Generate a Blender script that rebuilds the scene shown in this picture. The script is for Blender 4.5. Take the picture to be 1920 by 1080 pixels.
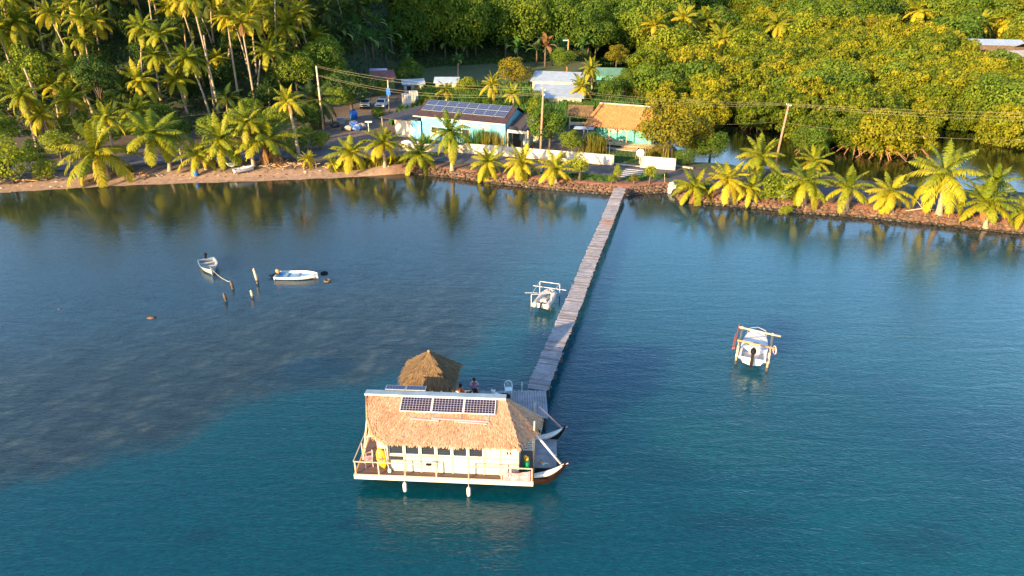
import bpy, math, random
import numpy as np
from mathutils import Vector, Matrix
rng = np.random.default_rng(7); random.seed(7)
R = math.radians
scene = bpy.context.scene
for o in list(bpy.data.objects): bpy.data.objects.remove(o)

# ------------------------------------------------------------------ camera, sky, sun, exposure
CH, PITCH, F = 25.0, R(25), 1280.0
cam_d = bpy.data.cameras.new('camera'); cam = bpy.data.objects.new('camera', cam_d)
scene.collection.objects.link(cam); scene.camera = cam
cam.location = (0, 0, CH); cam.rotation_euler = (R(90)-PITCH, 0, 0)
cam_d.sensor_width = 36; cam_d.lens = 24; cam_d.clip_start = .5; cam_d.clip_end = 6000
SUN_EL, SUN_AZ = R(14), R(43)          # azimuth measured from -Y towards -X
sun_dir = Vector((-math.sin(SUN_AZ)*math.cos(SUN_EL), -math.cos(SUN_AZ)*math.cos(SUN_EL), math.sin(SUN_EL)))
world = bpy.data.worlds.new('World'); scene.world = world; world.use_nodes = True
nt = world.node_tree; nt.nodes.clear()
wo = nt.nodes.new('ShaderNodeOutputWorld'); bg = nt.nodes.new('ShaderNodeBackground'); sk = nt.nodes.new('ShaderNodeTexSky')
sk.sky_type = 'NISHITA'; sk.sun_disc = False; sk.sun_elevation = SUN_EL
sk.sun_rotation = math.atan2(sun_dir.x, sun_dir.y); sk.air_density = 1.0; sk.dust_density = .6; sk.ozone_density = 2.6
bg.inputs[1].default_value = .15
nt.links.new(sk.outputs[0], bg.inputs[0]); nt.links.new(bg.outputs[0], wo.inputs[0])
sd = bpy.data.lights.new('sun', 'SUN'); sun = bpy.data.objects.new('sun', sd); scene.collection.objects.link(sun)
sd.energy = 5.0; sd.angle = R(.6); sd.color = (1, .69, .35)
sun.rotation_euler = (-sun_dir).to_track_quat('-Z', 'Y').to_euler(); sun.location = (-60, -60, 60)
scene.view_settings.view_transform = 'Standard'; scene.view_settings.look = 'None'
scene.view_settings.exposure = 1.6; scene.view_settings.gamma = 1
scene.cycles.use_denoising = True; scene.cycles.max_bounces = 6; scene.cycles.transparent_max_bounces = 6
scene.cycles.diffuse_bounces = 3; scene.cycles.glossy_bounces = 3

# ------------------------------------------------------------------ photograph geometry -> world
SP, CP = math.sin(PITCH), math.cos(PITCH)
def ray(px, py):
    u = 540 - py
    return (px - 960, F*CP + u*SP, -F*SP + u*CP)
def G(px, py, z=0.0):
    d = ray(px, py); t = (z - CH)/d[2]; return Vector((d[0]*t, d[1]*t, z))
def AtY(px, py, Y):
    d = ray(px, py); t = Y/d[1]; return Vector((d[0]*t, Y, CH + d[2]*t))

# ------------------------------------------------------------------ materials
def new_mat(name):
    m = bpy.data.materials.new(name); m.use_nodes = True
    return m, m.node_tree, m.node_tree.nodes['Principled BSDF']
def N(nt, kind, **kw):
    n = nt.nodes.new(kind)
    for k, v in kw.items(): setattr(n, k, v)
    return n
def ramp(nt, fac, stops):
    r = N(nt, 'ShaderNodeValToRGB'); e = r.color_ramp.elements
    while len(e) < len(stops): e.new(.5)
    for i, (p, c) in enumerate(stops): e[i].position = p; e[i].color = (*c, 1)
    nt.links.new(fac, r.inputs[0]); return r.outputs[0]
def noise(nt, scale=5, detail=4, rough=.6, coord='Object', mscale=(1, 1, 1), mrot=(0, 0, 0), dist=0):
    tc = N(nt, 'ShaderNodeTexCoord'); mp = N(nt, 'ShaderNodeMapping'); n = N(nt, 'ShaderNodeTexNoise')
    mp.inputs['Scale'].default_value = mscale; mp.inputs['Rotation'].default_value = mrot
    nt.links.new(tc.outputs[coord], mp.inputs[0]); nt.links.new(mp.outputs[0], n.inputs['Vector'])
    n.inputs['Scale'].default_value = scale; n.inputs['Detail'].default_value = detail
    n.inputs['Roughness'].default_value = rough; n.inputs['Distortion'].default_value = dist
    return n.outputs[0]
def bump(nt, p, h, strength=.3, dist=.05):
    b = N(nt, 'ShaderNodeBump'); b.inputs['Strength'].default_value = strength; b.inputs['Distance'].default_value = dist
    nt.links.new(h, b.inputs['Height']); nt.links.new(b.outputs[0], p.inputs['Normal'])
def mat(name, col, rough=.6, var=.25, scale=3, metal=0, coat=0, bmp=.15, mscale=(1, 1, 1), col2=None, spec=.5):
    m, t, p = new_mat(name)
    c2 = col2 or tuple(min(1, c*(1+var)) for c in col); c1 = tuple(c*(1-var) for c in col)
    n = noise(t, scale, 5, .65, mscale=mscale)
    t.links.new(ramp(t, n, [(.32, c1), (.5, col), (.68, c2)]), p.inputs['Base Color'])
    p.inputs['Roughness'].default_value = rough; p.inputs['Metallic'].default_value = metal
    p.inputs['Coat Weight'].default_value = coat; p.inputs['Specular IOR Level'].default_value = spec
    if bmp: bump(t, p, n, bmp, .03)
    return m
def leaf_mat(name, stops, trans=.25, obvar=.35, rough=.6, spec=.12):
    """leaf colour from a per-leaf random number, shifted a little from tree to tree"""
    m, t, p = new_mat(name)
    a = N(t, 'ShaderNodeAttribute', attribute_name='rnd'); oi = N(t, 'ShaderNodeObjectInfo')
    ma = N(t, 'ShaderNodeMath', operation='MULTIPLY_ADD'); t.links.new(oi.outputs['Random'], ma.inputs[0]); ma.inputs[1].default_value = obvar
    ma.inputs[2].default_value = -obvar/2
    ad = N(t, 'ShaderNodeMath', operation='ADD', use_clamp=True); t.links.new(a.outputs['Fac'], ad.inputs[0]); t.links.new(ma.outputs[0], ad.inputs[1])
    c = ramp(t, ad.outputs[0], stops)
    t.links.new(c, p.inputs['Base Color']); p.inputs['Roughness'].default_value = rough
    p.inputs['Specular IOR Level'].default_value = spec
    if trans:
        tr = N(t, 'ShaderNodeBsdfTranslucent'); t.links.new(c, tr.inputs[0]); mx = N(t, 'ShaderNodeMixShader'); mx.inputs[0].default_value = trans
        t.links.new(p.outputs[0], mx.inputs[1]); t.links.new(tr.outputs[0], mx.inputs[2])
        t.links.new(mx.outputs[0], t.nodes['Material Output'].inputs[0])
    return m

M = {}
M['palm'] = leaf_mat('palm_leaf', [(0, (.09, .15, .012)), (.4, (.25, .27, .016)), (.75, (.42, .36, .020)), (1, (.52, .40, .03))], .35, .45, .5, .18)
M['palm_dark'] = leaf_mat('palm_leaf_dark', [(0, (.02, .05, .012)), (.6, (.06, .085, .016)), (1, (.17, .15, .02))], .25, .4, .5)  # darker copy of the palm leaf; shaded palms carry shade in their colour
M['dead'] = leaf_mat('dead_frond', [(0, (.14, .07, .03)), (.6, (.26, .14, .05)), (1, (.36, .22, .10))], .2, .2, .7)
M['broad'] = leaf_mat('broad_leaf', [(0, (.045, .10, .014)), (.4, (.10, .17, .018)), (.75, (.18, .24, .022)), (1, (.26, .28, .026))], .35, .5)
M['bright'] = leaf_mat('bright_leaf', [(0, (.06, .11, .010)), (.5, (.19, .24, .015)), (1, (.36, .35, .03))], .3, .3)
M['mangrove'] = leaf_mat('mangrove_leaf', [(0, (.03, .07, .008)), (.35, (.105, .15, .010)), (.7, (.21, .215, .011)), (1, (.31, .26, .014))], .3, .5)
M['ochre'] = leaf_mat('ochre_leaf', [(0, (.04, .07, .010)), (.4, (.13, .14, .012)), (.8, (.23, .19, .014)), (1, (.30, .20, .02))], .25, .3)
M['banana'] = leaf_mat('banana_leaf', [(0, (.04, .11, .03)), (.6, (.09, .20, .04)), (1, (.22, .26, .06))], .3, .3, .4)
M['grassblade'] = leaf_mat('grass_blade', [(0, (.03, .10, .02)), (.6, (.05, .15, .03)), (1, (.12, .17, .04))], .25, .3)
M['reed'] = leaf_mat('reed_grass', [(0, (.10, .11, .015)), (1, (.30, .24, .04))], .25, .3)
M['under'] = leaf_mat('undergrowth_leaf', [(0, (.02, .05, .012)), (.6, (.045, .09, .018)), (1, (.09, .12, .02))], .2, .2)
M['bark'] = mat('palm_bark', (.33, .25, .17), .85, .35, 1.2, mscale=(1, 1, 6), bmp=.4)
M['woodbark'] = mat('tree_bark', (.12, .085, .06), .9, .4, 2, bmp=.4)
M['root'] = mat('mangrove_root', (.32, .16, .08), .8, .3, 4)
M['coconut'] = mat('coconut_husk', (.34, .19, .05), .6, .3, 3)
M['white'] = mat('white_paint', (.50, .47, .42), .75, .28, .9, bmp=.05)
M['whitegel'] = mat('white_gelcoat', (.66, .66, .65), .35, .08, 1.2, coat=.2, bmp=0)
M['ridge'] = mat('ridge_sheet', (.34, .42, .44), .5, .18, 1.5, bmp=.05)  # bluish tint holds the shade of a cap turned from the sun
M['cream'] = mat('cream_panel', (.60, .55, .44), .5, .05, .8, bmp=.04)
M['pole'] = mat('pale_pole', (.56, .42, .29), .6, .15, 6)
M['conc'] = mat('concrete', (.33, .31, .28), .9, .3, .7, bmp=.3)
M['rock'] = mat('rock', (.11, .068, .048), .9, .5, 1.3, bmp=.7, col2=(.24, .15, .10))
M['rockwet'] = mat('wet_rock', (.045, .035, .025), .5, .5, 2, bmp=.5)
M['polewood'] = mat('pole_wood', (.34, .20, .13), .85, .3, 3)
M['black'] = mat('black_plastic', (.012, .012, .014), .7, .3, 3, bmp=0, spec=.12)
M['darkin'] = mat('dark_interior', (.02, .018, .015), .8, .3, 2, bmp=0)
M['hull'] = mat('dark_hull', (.020, .009, .007), .75, .35, 1.5, mscale=(.4, 1, 3), spec=.12)
M['hullblack'] = mat('black_hull', (.014, .012, .013), .45, .3, 1.5)
M['decking'] = mat('dark_decking', (.115, .075, .065), .7, .3, 2.5, bmp=.2, mscale=(1, 6, 1))
M['plank'] = mat('grey_plank', (.285, .275, .295), .8, .3, 1.5, bmp=.35, mscale=(1, 1, 1))
M['pile'] = mat('old_pile', (.07, .055, .045), .9, .4, 3)
M['orangewood'] = mat('orange_wood', (.55, .27, .10), .7, .3, 3)
M['rust'] = mat('reddish_steel', (.35, .10, .07), .7, .35, 4)
M['pink'] = mat('pink_plastic', (.75, .42, .40), .45, .1, 2, bmp=0)
M['yellow'] = mat('yellow_plastic', (.85, .48, .02), .4, .1, 2, bmp=0)
M['bluep'] = mat('blue_plastic', (.02, .16, .55), .4, .15, 2, bmp=0)
M['greenp'] = mat('green_plastic', (.01, .30, .12), .4, .15, 2, bmp=0)
M['chair'] = mat('pale_plastic', (.70, .80, .80), .4, .05, 2, bmp=0)
M['bluelin'] = mat('blue_liner', (.20, .36, .52), .5, .2, 2, bmp=0)
M['alu'] = mat('aluminium', (.34, .40, .44), .4, .15, 3, metal=.35)
M['rib'] = mat('hypalon_tube', (.50, .46, .40), .55, .08, 2, bmp=0)
M['galv'] = mat('galvanised', (.46, .47, .50), .4, .15, 5, metal=.2, bmp=0)
M['ducts'] = mat('weathered_post', (.50, .42, .30), .85, .3, 5)
M['rope'] = mat('rope', (.55, .48, .30), .8, .1, 5, bmp=0)
M['wire'] = mat('power_wire', (.24, .21, .13), .5, .1, 5, bmp=0)
M['skin'] = mat('skin', (.30, .15, .09), .55, .08, 5, bmp=0)
M['hair'] = mat('dark_hair', (.012, .01, .01), .6, .2, 8, bmp=0)
M['shirt_o'] = mat('orange_shirt', (.62, .13, .03), .8, .15, 6, bmp=0)
M['shirt_p'] = mat('lilac_shirt', (.40, .25, .52), .8, .3, 9, bmp=0, col2=(.75, .42, .46))
M['cloth_d'] = mat('dark_cloth', (.03, .03, .04), .85, .2, 6, bmp=0)
M['cyan'] = mat('cyan_wall', (.13, .44, .60), .8, .2, .7, bmp=.08, col2=(.38, .58, .58))
M['turq'] = mat('turquoise_wall', (.10, .42, .36), .8, .3, .8, bmp=.08)
M['peach'] = mat('peach_wall', (.62, .50, .38), .8, .15, .8, bmp=.08)
M['bluetarp'] = mat('blue_tarp', (.03, .12, .42), .5, .4, 2, col2=(.25, .35, .55))
M['metalwhite'] = mat('white_sheet_roof', (.42, .50, .56), .35, .12, .6, metal=.1, bmp=.02)
M['redroof'] = mat('red_roof', (.26, .09, .07), .6, .3, 1)
M['greenroof'] = mat('green_roof', (.10, .22, .16), .6, .2, 1)
M['blueroof'] = mat('blue_roof', (.05, .18, .36), .5, .2, 1)
M['purpletank'] = mat('lilac_tank', (.48, .46, .62), .5, .1, 1, bmp=0)
M['carbody'] = mat('white_car_paint', (.66, .66, .66), .3, .05, 1, coat=.5, bmp=0)
M['tyre'] = mat('tyre', (.02, .02, .02), .85, .2, 5, bmp=0)
M['glass'] = mat('dark_glass', (.03, .04, .05), .12, .1, 1, bmp=0)
M['banner'] = mat('pink_banner', (.50, .22, .24), .7, .1, 3, bmp=0, col2=(.52, .34, .36))
M['asphalt'] = mat('asphalt', (.085, .078, .085), .9, .25, .5, bmp=.2, col2=(.13, .115, .11))
M['paint'] = mat('road_paint', (.62, .60, .56), .8, .15, 4, bmp=0)

def corrugated(name, c1, c2, scale, axis=0, metal=.1, rough=.5):
    m, t, p = new_mat(name)
    tc = N(t, 'ShaderNodeTexCoord'); w = N(t, 'ShaderNodeTexWave'); w.bands_direction = 'XYZ'[axis]
    w.inputs['Scale'].default_value = scale; w.inputs['Distortion'].default_value = .3
    t.links.new(tc.outputs['Object'], w.inputs[0])
    n = noise(t, 1.2, 5)
    mx = N(t, 'ShaderNodeMath', operation='MULTIPLY_ADD'); t.links.new(w.outputs['Fac'], mx.inputs[0]); mx.inputs[1].default_value = .35; t.links.new(n, mx.inputs[2])
    t.links.new(ramp(t, mx.outputs[0], [(.35, c1), (.95, c2)]), p.inputs['Base Color'])
    p.inputs['Roughness'].default_value = rough; p.inputs['Metallic'].default_value = metal
    bump(t, p, w.outputs['Fac'], .6, .04); return m
M['corr_brown'] = corrugated('brown_corrugated', (.035, .022, .022), (.10, .055, .05), 3.4)
M['corr_dark'] = corrugated('dark_corrugated', (.05, .04, .04), (.11, .085, .08), 3.0)
M['boards'] = corrugated('wall_boards', (.35, .32, .27), (.48, .44, .36), 1.2, axis=2)

def panel_mat(name, cell, line, nx, ny, lw=.045):
    """photovoltaic cells: a grid of pale conductor lines over dark cells, in UV space"""
    m, t, p = new_mat(name)
    uv = N(t, 'ShaderNodeUVMap'); sp = N(t, 'ShaderNodeSeparateXYZ'); t.links.new(uv.outputs[0], sp.inputs[0]); outs = []
    for k, n in ((0, nx), (1, ny)):
        a = N(t, 'ShaderNodeMath', operation='MULTIPLY'); t.links.new(sp.outputs[k], a.inputs[0]); a.inputs[1].default_value = n
        f = N(t, 'ShaderNodeMath', operation='FRACT'); t.links.new(a.outputs[0], f.inputs[0])
        s = N(t, 'ShaderNodeMath', operation='SUBTRACT'); t.links.new(f.outputs[0], s.inputs[0]); s.inputs[1].default_value = .5
        b = N(t, 'ShaderNodeMath', operation='ABSOLUTE'); t.links.new(s.outputs[0], b.inputs[0])
        g = N(t, 'ShaderNodeMath', operation='GREATER_THAN'); t.links.new(b.outputs[0], g.inputs[0]); g.inputs[1].default_value = .5 - lw
        outs.append(g.outputs[0])
    mx = N(t, 'ShaderNodeMath', operation='MAXIMUM'); t.links.new(outs[0], mx.inputs[0]); t.links.new(outs[1], mx.inputs[1])
    t.links.new(ramp(t, mx.outputs[0], [(0, cell), (1, line)]), p.inputs['Base Color'])
    p.inputs['Roughness'].default_value = .18; return m
M['pv'] = panel_mat('solar_cells', (.018, .016, .045), (.42, .38, .42), 10, 6, .05)
M['pvblue'] = panel_mat('blue_solar_cells', (.035, .05, .12), (.20, .24, .30), 6, 3, .03)

def thatch_mat(name, stops):
    m, t, p = new_mat(name)
    a = N(t, 'ShaderNodeAttribute', attribute_name='rnd'); n = noise(t, 1.1, 4)
    s = N(t, 'ShaderNodeMath', operation='ADD'); t.links.new(a.outputs['Fac'], s.inputs[0]); t.links.new(n, s.inputs[1])
    h = N(t, 'ShaderNodeMath', operation='MULTIPLY'); t.links.new(s.outputs[0], h.inputs[0]); h.inputs[1].default_value = .5
    t.links.new(ramp(t, h.outputs[0], stops), p.inputs['Base Color']); p.inputs['Roughness'].default_value = .85
    p.inputs['Specular IOR Level'].default_value = .2; return m
M['thatch'] = thatch_mat('golden_thatch', [(.15, (.30, .13, .06)), (.38, (.58, .30, .155)), (.6, (.74, .45, .27)), (.85, (.82, .58, .40))])
M['thatchold'] = thatch_mat('weathered_thatch', [(.15, (.07, .045, .025)), (.5, (.16, .105, .055)), (.85, (.27, .185, .10))])
M['thatchred'] = thatch_mat('orange_thatch', [(.2, (.38, .15, .05)), (.5, (.52, .23, .085)), (.85, (.60, .30, .12))])

ORD = 'zeroth first second third fourth fifth sixth seventh eighth ninth tenth eleventh twelfth thirteenth fourteenth fifteenth sixteenth seventeenth eighteenth nineteenth twentieth'.split()
def nth(k): return ORD[k] if k < 21 else ('twenty-', 'thirty-', 'forty-')[(k-20)//10] + ORD[k % 10] if k % 10 else ('', '', '', 'thirtieth', 'fortieth')[k//10]

# ------------------------------------------------------------------ mesh helpers
COL = scene.collection
class MB:
    def __init__(s): s.v = []; s.f = []; s.mi = []; s.uv = {}
    def face(s, pts, mi=0, uv=None):
        b = len(s.v); s.v += [tuple(p) for p in pts]; s.f.append(tuple(range(b, b+len(pts)))); s.mi.append(mi)
        if uv: s.uv[len(s.f)-1] = uv
    def box(s, c, size, rz=0, mi=0, rx=0, ry=0):
        hx, hy, hz = (k/2 for k in size); Mx = Matrix.Rotation(rz, 3, 'Z') @ Matrix.Rotation(ry, 3, 'Y') @ Matrix.Rotation(rx, 3, 'X')
        b = len(s.v)
        for x, y, z in ((-1,-1,-1),(1,-1,-1),(1,1,-1),(-1,1,-1),(-1,-1,1),(1,-1,1),(1,1,1),(-1,1,1)):
            s.v.append(tuple(Vector(c) + Mx @ Vector((x*hx, y*hy, z*hz))))
        for q in ((0,3,2,1),(4,5,6,7),(0,1,5,4),(1,2,6,5),(2,3,7,6),(3,0,4,7)): s.f.append(tuple(b+i for i in q)); s.mi.append(mi)
    def beam(s, a, b, w, h=None, mi=0):
        a, b = Vector(a), Vector(b); d = (b-a); L = d.length; d.normalize(); h = h or w
        up = Vector((0, 0, 1)) if abs(d.z) < .95 else Vector((1, 0, 0)); x = d.cross(up).normalized(); y = x.cross(d).normalized()
        k = len(s.v)
        for p in (a, b):
            for i, j in ((-1,-1),(1,-1),(1,1),(-1,1)): s.v.append(tuple(p + x*i*w/2 + y*j*h/2))
        for q in ((0,1,2,3),(7,6,5,4),(0,4,5,1),(1,5,6,2),(2,6,7,3),(3,7,4,0)): s.f.append(tuple(k+i for i in q)); s.mi.append(mi)
    def tube(s, pts, rad, n=8, mi=0, caps=True):
        pts = [Vector(p) for p in pts]; rad = rad if hasattr(rad, '__len__') else [rad]*len(pts); k = len(s.v)
        for i, p in enumerate(pts):
            d = (pts[min(i+1, len(pts)-1)] - pts[max(i-1, 0)]).normalized()
            up = Vector((0, 0, 1)) if abs(d.z) < .9 else Vector((1, 0, 0)); x = d.cross(up).normalized(); y = x.cross(d)
            for j in range(n):
                a = 2*math.pi*j/n; s.v.append(tuple(p + (x*math.cos(a)+y*math.sin(a))*rad[i]))
        for i in range(len(pts)-1):
            for j in range(n):
                s.f.append((k+i*n+j, k+i*n+(j+1)%n, k+(i+1)*n+(j+1)%n, k+(i+1)*n+j)); s.mi.append(mi)
        if caps:
            s.f.append(tuple(k+j for j in range(n))[::-1]); s.mi.append(mi)
            s.f.append(tuple(k+(len(pts)-1)*n+j for j in range(n))); s.mi.append(mi)
    def ball(s, c, r, n=8, m=5, mi=0, sc=(1, 1, 1), jit=0):
        k = len(s.v); c = Vector(c)
        for i in range(m+1):
            th = math.pi*i/m
            for j in range(n):
                a = 2*math.pi*j/n; q = 1 + (random.uniform(-jit, jit) if jit else 0)
                s.v.append((c.x + r*sc[0]*q*math.sin(th)*math.cos(a), c.y + r*sc[1]*q*math.sin(th)*math.sin(a), c.z + r*sc[2]*q*math.cos(th)))
        for i in range(m):
            for j in range(n): s.f.append((k+i*n+j, k+(i+1)*n+j, k+(i+1)*n+(j+1)%n, k+i*n+(j+1)%n)); s.mi.append(mi)
    def mesh(s, name, mats, smooth=False):
        me = bpy.data.meshes.new(name); me.from_pydata(s.v, [], s.f)
        for m in (mats if isinstance(mats, (list, tuple)) else [mats]): me.materials.append(m)
        me.polygons.foreach_set('material_index', s.mi)
        if smooth: me.polygons.foreach_set('use_smooth', [True]*len(s.f))
        if s.uv:
            uvl = me.uv_layers.new(name='UVMap')
            for fi, uv in s.uv.items():
                for li, c in zip(me.polygons[fi].loop_indices, uv): uvl.data[li].uv = c
        me.update(); return me
    def build(s, name, mats, parent=None, smooth=False):
        return obj(name, s.mesh(name, mats, smooth), parent)
def obj(name, me, parent=None):
    o = bpy.data.objects.new(name, me); COL.objects.link(o)
    if parent: o.parent = parent
    return o
def tag(o, label=None, cat=None, group=None, kind=None):
    if label: o['label'] = label
    if cat: o['category'] = cat
    if group: o['group'] = group
    if kind: o['kind'] = kind
    return o
def thing(name, loc, label, cat, rz=0, group=None):
    o = bpy.data.objects.new(name, None); COL.objects.link(o); o.location = loc; o.rotation_euler = (0, 0, rz); o.empty_display_size = .2
    return tag(o, label, cat, group)
def quads_mesh(name, P, rnd, mats, midx=None):
    """P: (n,4,3) quad corners; rnd: per-quad number stored as face attribute"""
    n = len(P); me = bpy.data.meshes.new(name)
    me.vertices.add(n*4); me.vertices.foreach_set('co', P.reshape(-1).astype(np.float32))
    me.loops.add(n*4); me.loops.foreach_set('vertex_index', np.arange(n*4, dtype=np.int32))
    me.polygons.add(n); me.polygons.foreach_set('loop_start', np.arange(0, n*4, 4, dtype=np.int32))
    me.polygons.foreach_set('loop_total', np.full(n, 4, dtype=np.int32))
    for m in (mats if isinstance(mats, (list, tuple)) else [mats]): me.materials.append(m)
    if midx is not None: me.polygons.foreach_set('material_index', midx.astype(np.int32))
    at = me.attributes.new('rnd', 'FLOAT', 'FACE'); at.data.foreach_set('value', rnd.astype(np.float32))
    me.update(calc_edges=True); return me
def unit(a): return a/np.maximum(np.linalg.norm(a, axis=-1, keepdims=True), 1e-9)
def leaf_quads(C, D, W, L, wid, folded=0):
    """diamond leaves: centres C, long axes D, side axes W"""
    return np.stack([C-D*L[:, None]/2, C+W*wid[:, None]/2 - D*L[:, None]*.05, C+D*L[:, None]/2, C-W*wid[:, None]/2 - D*L[:, None]*.05], 1)

# ------------------------------------------------------------------ terrain
shore_px = [(-260,372),(-100,368),(0,362),(100,356),(200,350),(300,346),(400,343),(520,339),(640,334),(740,327),(770,325),(850,333),(940,345),(1040,355),(1150,364),
            (1180,365),(1215,362),(1248,360),(1262,358),(1275,378),(1400,388),(1500,398),(1600,405),(1700,415),(1800,425),(1870,433),(1920,438),(2150,455)]
SH = np.array([[G(x, y)[0], G(x, y)[1]] for x, y in shore_px])
SH = np.vstack([[-900, SH[0, 1]+60], [-300, SH[0, 1]+8], SH, [200, 52], [1500, -40]])
pond_px = [(1290,316),(1330,316),(1400,324),(1500,334),(1600,347),(1700,361),(1800,367),(1920,374),(2150,390)]
PD = np.array([[G(x, y)[0], G(x, y)[1]] for x, y in pond_px]); PD = np.vstack([PD, [200, 66], [1500, -20]])
POND_X0 = PD[0, 0]
def shoreY(X): return np.interp(X, SH[:, 0], SH[:, 1])
def pondY(X): return np.interp(X, PD[:, 0], PD[:, 1])
def sm(x, a, b):
    t = np.clip((x-a)/(b-a), 0, 1); return t*t*(3-2*t)
HF = np.array([[-900,150],[-120,108],[-60,112],[-42,120],[-35,150],[-29,192],[-8,203],[10,208],[45,215],[80,290],[140,330],[400,330],[1500,300]])
def H(X, Y):
    X = np.asarray(X, float); Y = np.asarray(Y, float)
    d = Y - shoreY(X)
    beach = sm(X, -15, -22)                        # 1 on the sandy side
    zb = np.where(d < 0, np.maximum(d*.25, -1.2), .95*sm(d, 0, 5.5))
    zs = np.where(d < 0, np.maximum(d*1.5-.2, -1.4), .95*sm(d, -.2, .9)-.0)
    z = zb*beach + zs*(1-beach)
    foot = np.interp(X, HF[:, 0], HF[:, 1]); e = np.maximum(Y - foot, 0)
    slope = np.interp(X, [-200, -60, -20, 10, 60, 140, 400], [.50, .42, .40, .38, .30, .16, .14])
    hill = slope*e*sm(e, 0, 25)*1.0 + 0
    hill = 36*(1-np.exp(-hill/36))
    z = z + hill
    pm = sm(X, POND_X0-1, POND_X0+2)*sm(Y - pondY(X), -.3, 1.6)*sm(Y, 252, 235)
    z = z*(1-pm) + (-.45)*pm
    return z
def HT(x, y): return float(H(x, y))
def GT(px, py):
    """where the ray through a photo pixel meets the terrain"""
    d = ray(px, py); k = 20.0/d[1]
    step = .5/d[1]
    for i in range(2400):
        x, y, z = d[0]*k, d[1]*k, CH+d[2]*k
        if z <= max(HT(x, y), 0): break
        k += step*(1+i*.002)
    return Vector((x, y, max(HT(x, y), 0)))
def grid_mesh(name, xs, ys, zf, m):
    X, Y = np.meshgrid(xs, ys); Z = zf(X, Y); nx, ny = len(xs), len(ys)
    co = np.stack([X, Y, Z], -1).reshape(-1, 3)
    i = np.arange(nx*ny).reshape(ny, nx); q = np.stack([i[:-1, :-1], i[:-1, 1:], i[1:, 1:], i[1:, :-1]], -1).reshape(-1, 4)
    me = bpy.data.meshes.new(name); me.vertices.add(len(co)); me.vertices.foreach_set('co', co.reshape(-1).astype(np.float32))
    me.loops.add(q.size); me.loops.foreach_set('vertex_index', q.reshape(-1).astype(np.int32))
    me.polygons.add(len(q)); me.polygons.foreach_set('loop_start', np.arange(0, q.size, 4, dtype=np.int32)); me.polygons.foreach_set('loop_total', np.full(len(q), 4, dtype=np.int32))
    me.polygons.foreach_set('use_smooth', np.ones(len(q), dtype=bool)); me.materials.append(m); me.update(calc_edges=True)
    return me, co
def vcol(me, rgb):
    a = me.color_attributes.new('Ground', 'FLOAT_COLOR', 'POINT'); a.data.foreach_set('color', np.hstack([rgb, np.ones((len(rgb), 1))]).reshape(-1).astype(np.float32))
def wobble(X, Y, s, seed=0):
    """cheap smooth pseudo-noise in -1..1"""
    r = np.random.default_rng(seed); v = 0; tot = 0
    for k in range(5):
        f = (1.75**k)/s; a = r.uniform(0, 6.28, 4); w = .62**k
        v = v + w*(np.sin(X*f*math.cos(a[0])+Y*f*math.sin(a[0])+a[1] + 1.7*np.sin(Y*f*.7+a[2]))*np.cos(X*f*math.sin(a[2])-Y*f*math.cos(a[2])+a[3])); tot += w
    return v/tot*1.6
xs = np.concatenate([np.linspace(-900, -150, 26)[:-1], np.arange(-150, -75, 2.5), np.arange(-75, 75, .8), np.arange(75, 200, 2.5), np.linspace(200, 1200, 26)])
ys = np.concatenate([np.arange(46, 62, 2), np.arange(62, 112, .7), np.arange(112, 170, 1.6), np.arange(170, 340, 4), np.linspace(340, 1300, 30)])
m, t, p = new_mat('ground')
a = N(t, 'ShaderNodeVertexColor', layer_name='Ground'); n1 = noise(t, 1.6, 8, .75)
mx = N(t, 'ShaderNodeMix', data_type='RGBA', blend_type='MULTIPLY'); mx.inputs[0].default_value = 1
t.links.new(a.outputs[0], mx.inputs[6]); t.links.new(ramp(t, n1, [(.3, (.5, .5, .5)), (.7, (1.45, 1.4, 1.3))]), mx.inputs[7])
t.links.new(mx.outputs[2], p.inputs['Base Color']); p.inputs['Roughness'].default_value = .95; bump(t, p, n1, .6, .12); M['ground'] = m
me, co = grid_mesh('ground', xs, ys, H, m)
X, Y = co[:, 0], co[:, 1]; d = Y - shoreY(X); w = wobble(X, Y, 4, 1)
def blend(c, col, k): return c*(1-k[:, None]) + np.array(col)*k[:, None]
c = np.tile(np.array((.10, .075, .055)), (len(co), 1))
c = blend(c, (.045, .075, .02), sm(wobble(X, Y, 9, 5), -.1, .5)*sm(X, -22, -8))           # grassy patches on the house side
c = blend(c, (.31, .21, .15), (1-sm(d + w*1.2, 2.6, 5.0))*sm(X, -13, -18))              # beach sand
c = blend(c, (.10, .085, .055), (1-sm(d, -1.5, .35)))                                    # wet edge and sea bed
c = blend(c, (.22, .10, .065), (1-sm(d + w, 1.6, 3.0))*sm(X, -18, -13)*sm(d, -.5, .2))    # reddish fill behind the sea wall
c = blend(c, (.05, .10, .025), sm(d + w, 3.0, 4.0)*(1-sm(d, 6.5, 7.5))*sm(X, 2, 5)*(1-sm(X, 22, 24)))   # verge grass
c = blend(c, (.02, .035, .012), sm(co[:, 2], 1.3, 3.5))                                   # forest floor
c = blend(c, (.045, .075, .02), sm(Y, 108, 116)*sm(X, -22, -14)*(1-sm(co[:, 2], 1.3, 3))*.8)
c = blend(c, (.05, .11, .03), sm(Y, 118, 124)*(1-sm(Y, 158, 165))*sm(X, -22, -19)*(1-sm(X, 24, 30))*.8)    # green field
c = blend(c, (.075, .095, .03), sm(Y, 156, 162)*(1-sm(co[:, 2], 1.3, 3))*sm(X, -36, -32)*(1-sm(X, 24, 30)))
lot = sm(X, -33, -30)*(1-sm(X, -20, -17))*sm(Y, 98, 102)*(1-sm(Y, 136, 140)); c = blend(c, (.16, .115, .09), lot)
c = blend(c, (.02, .028, .018), sm(-co[:, 2], 0, .3)*sm(Y-pondY(X), 0, 1))
vcol(me, c); tag(obj('ground', me), kind='structure')

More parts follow.
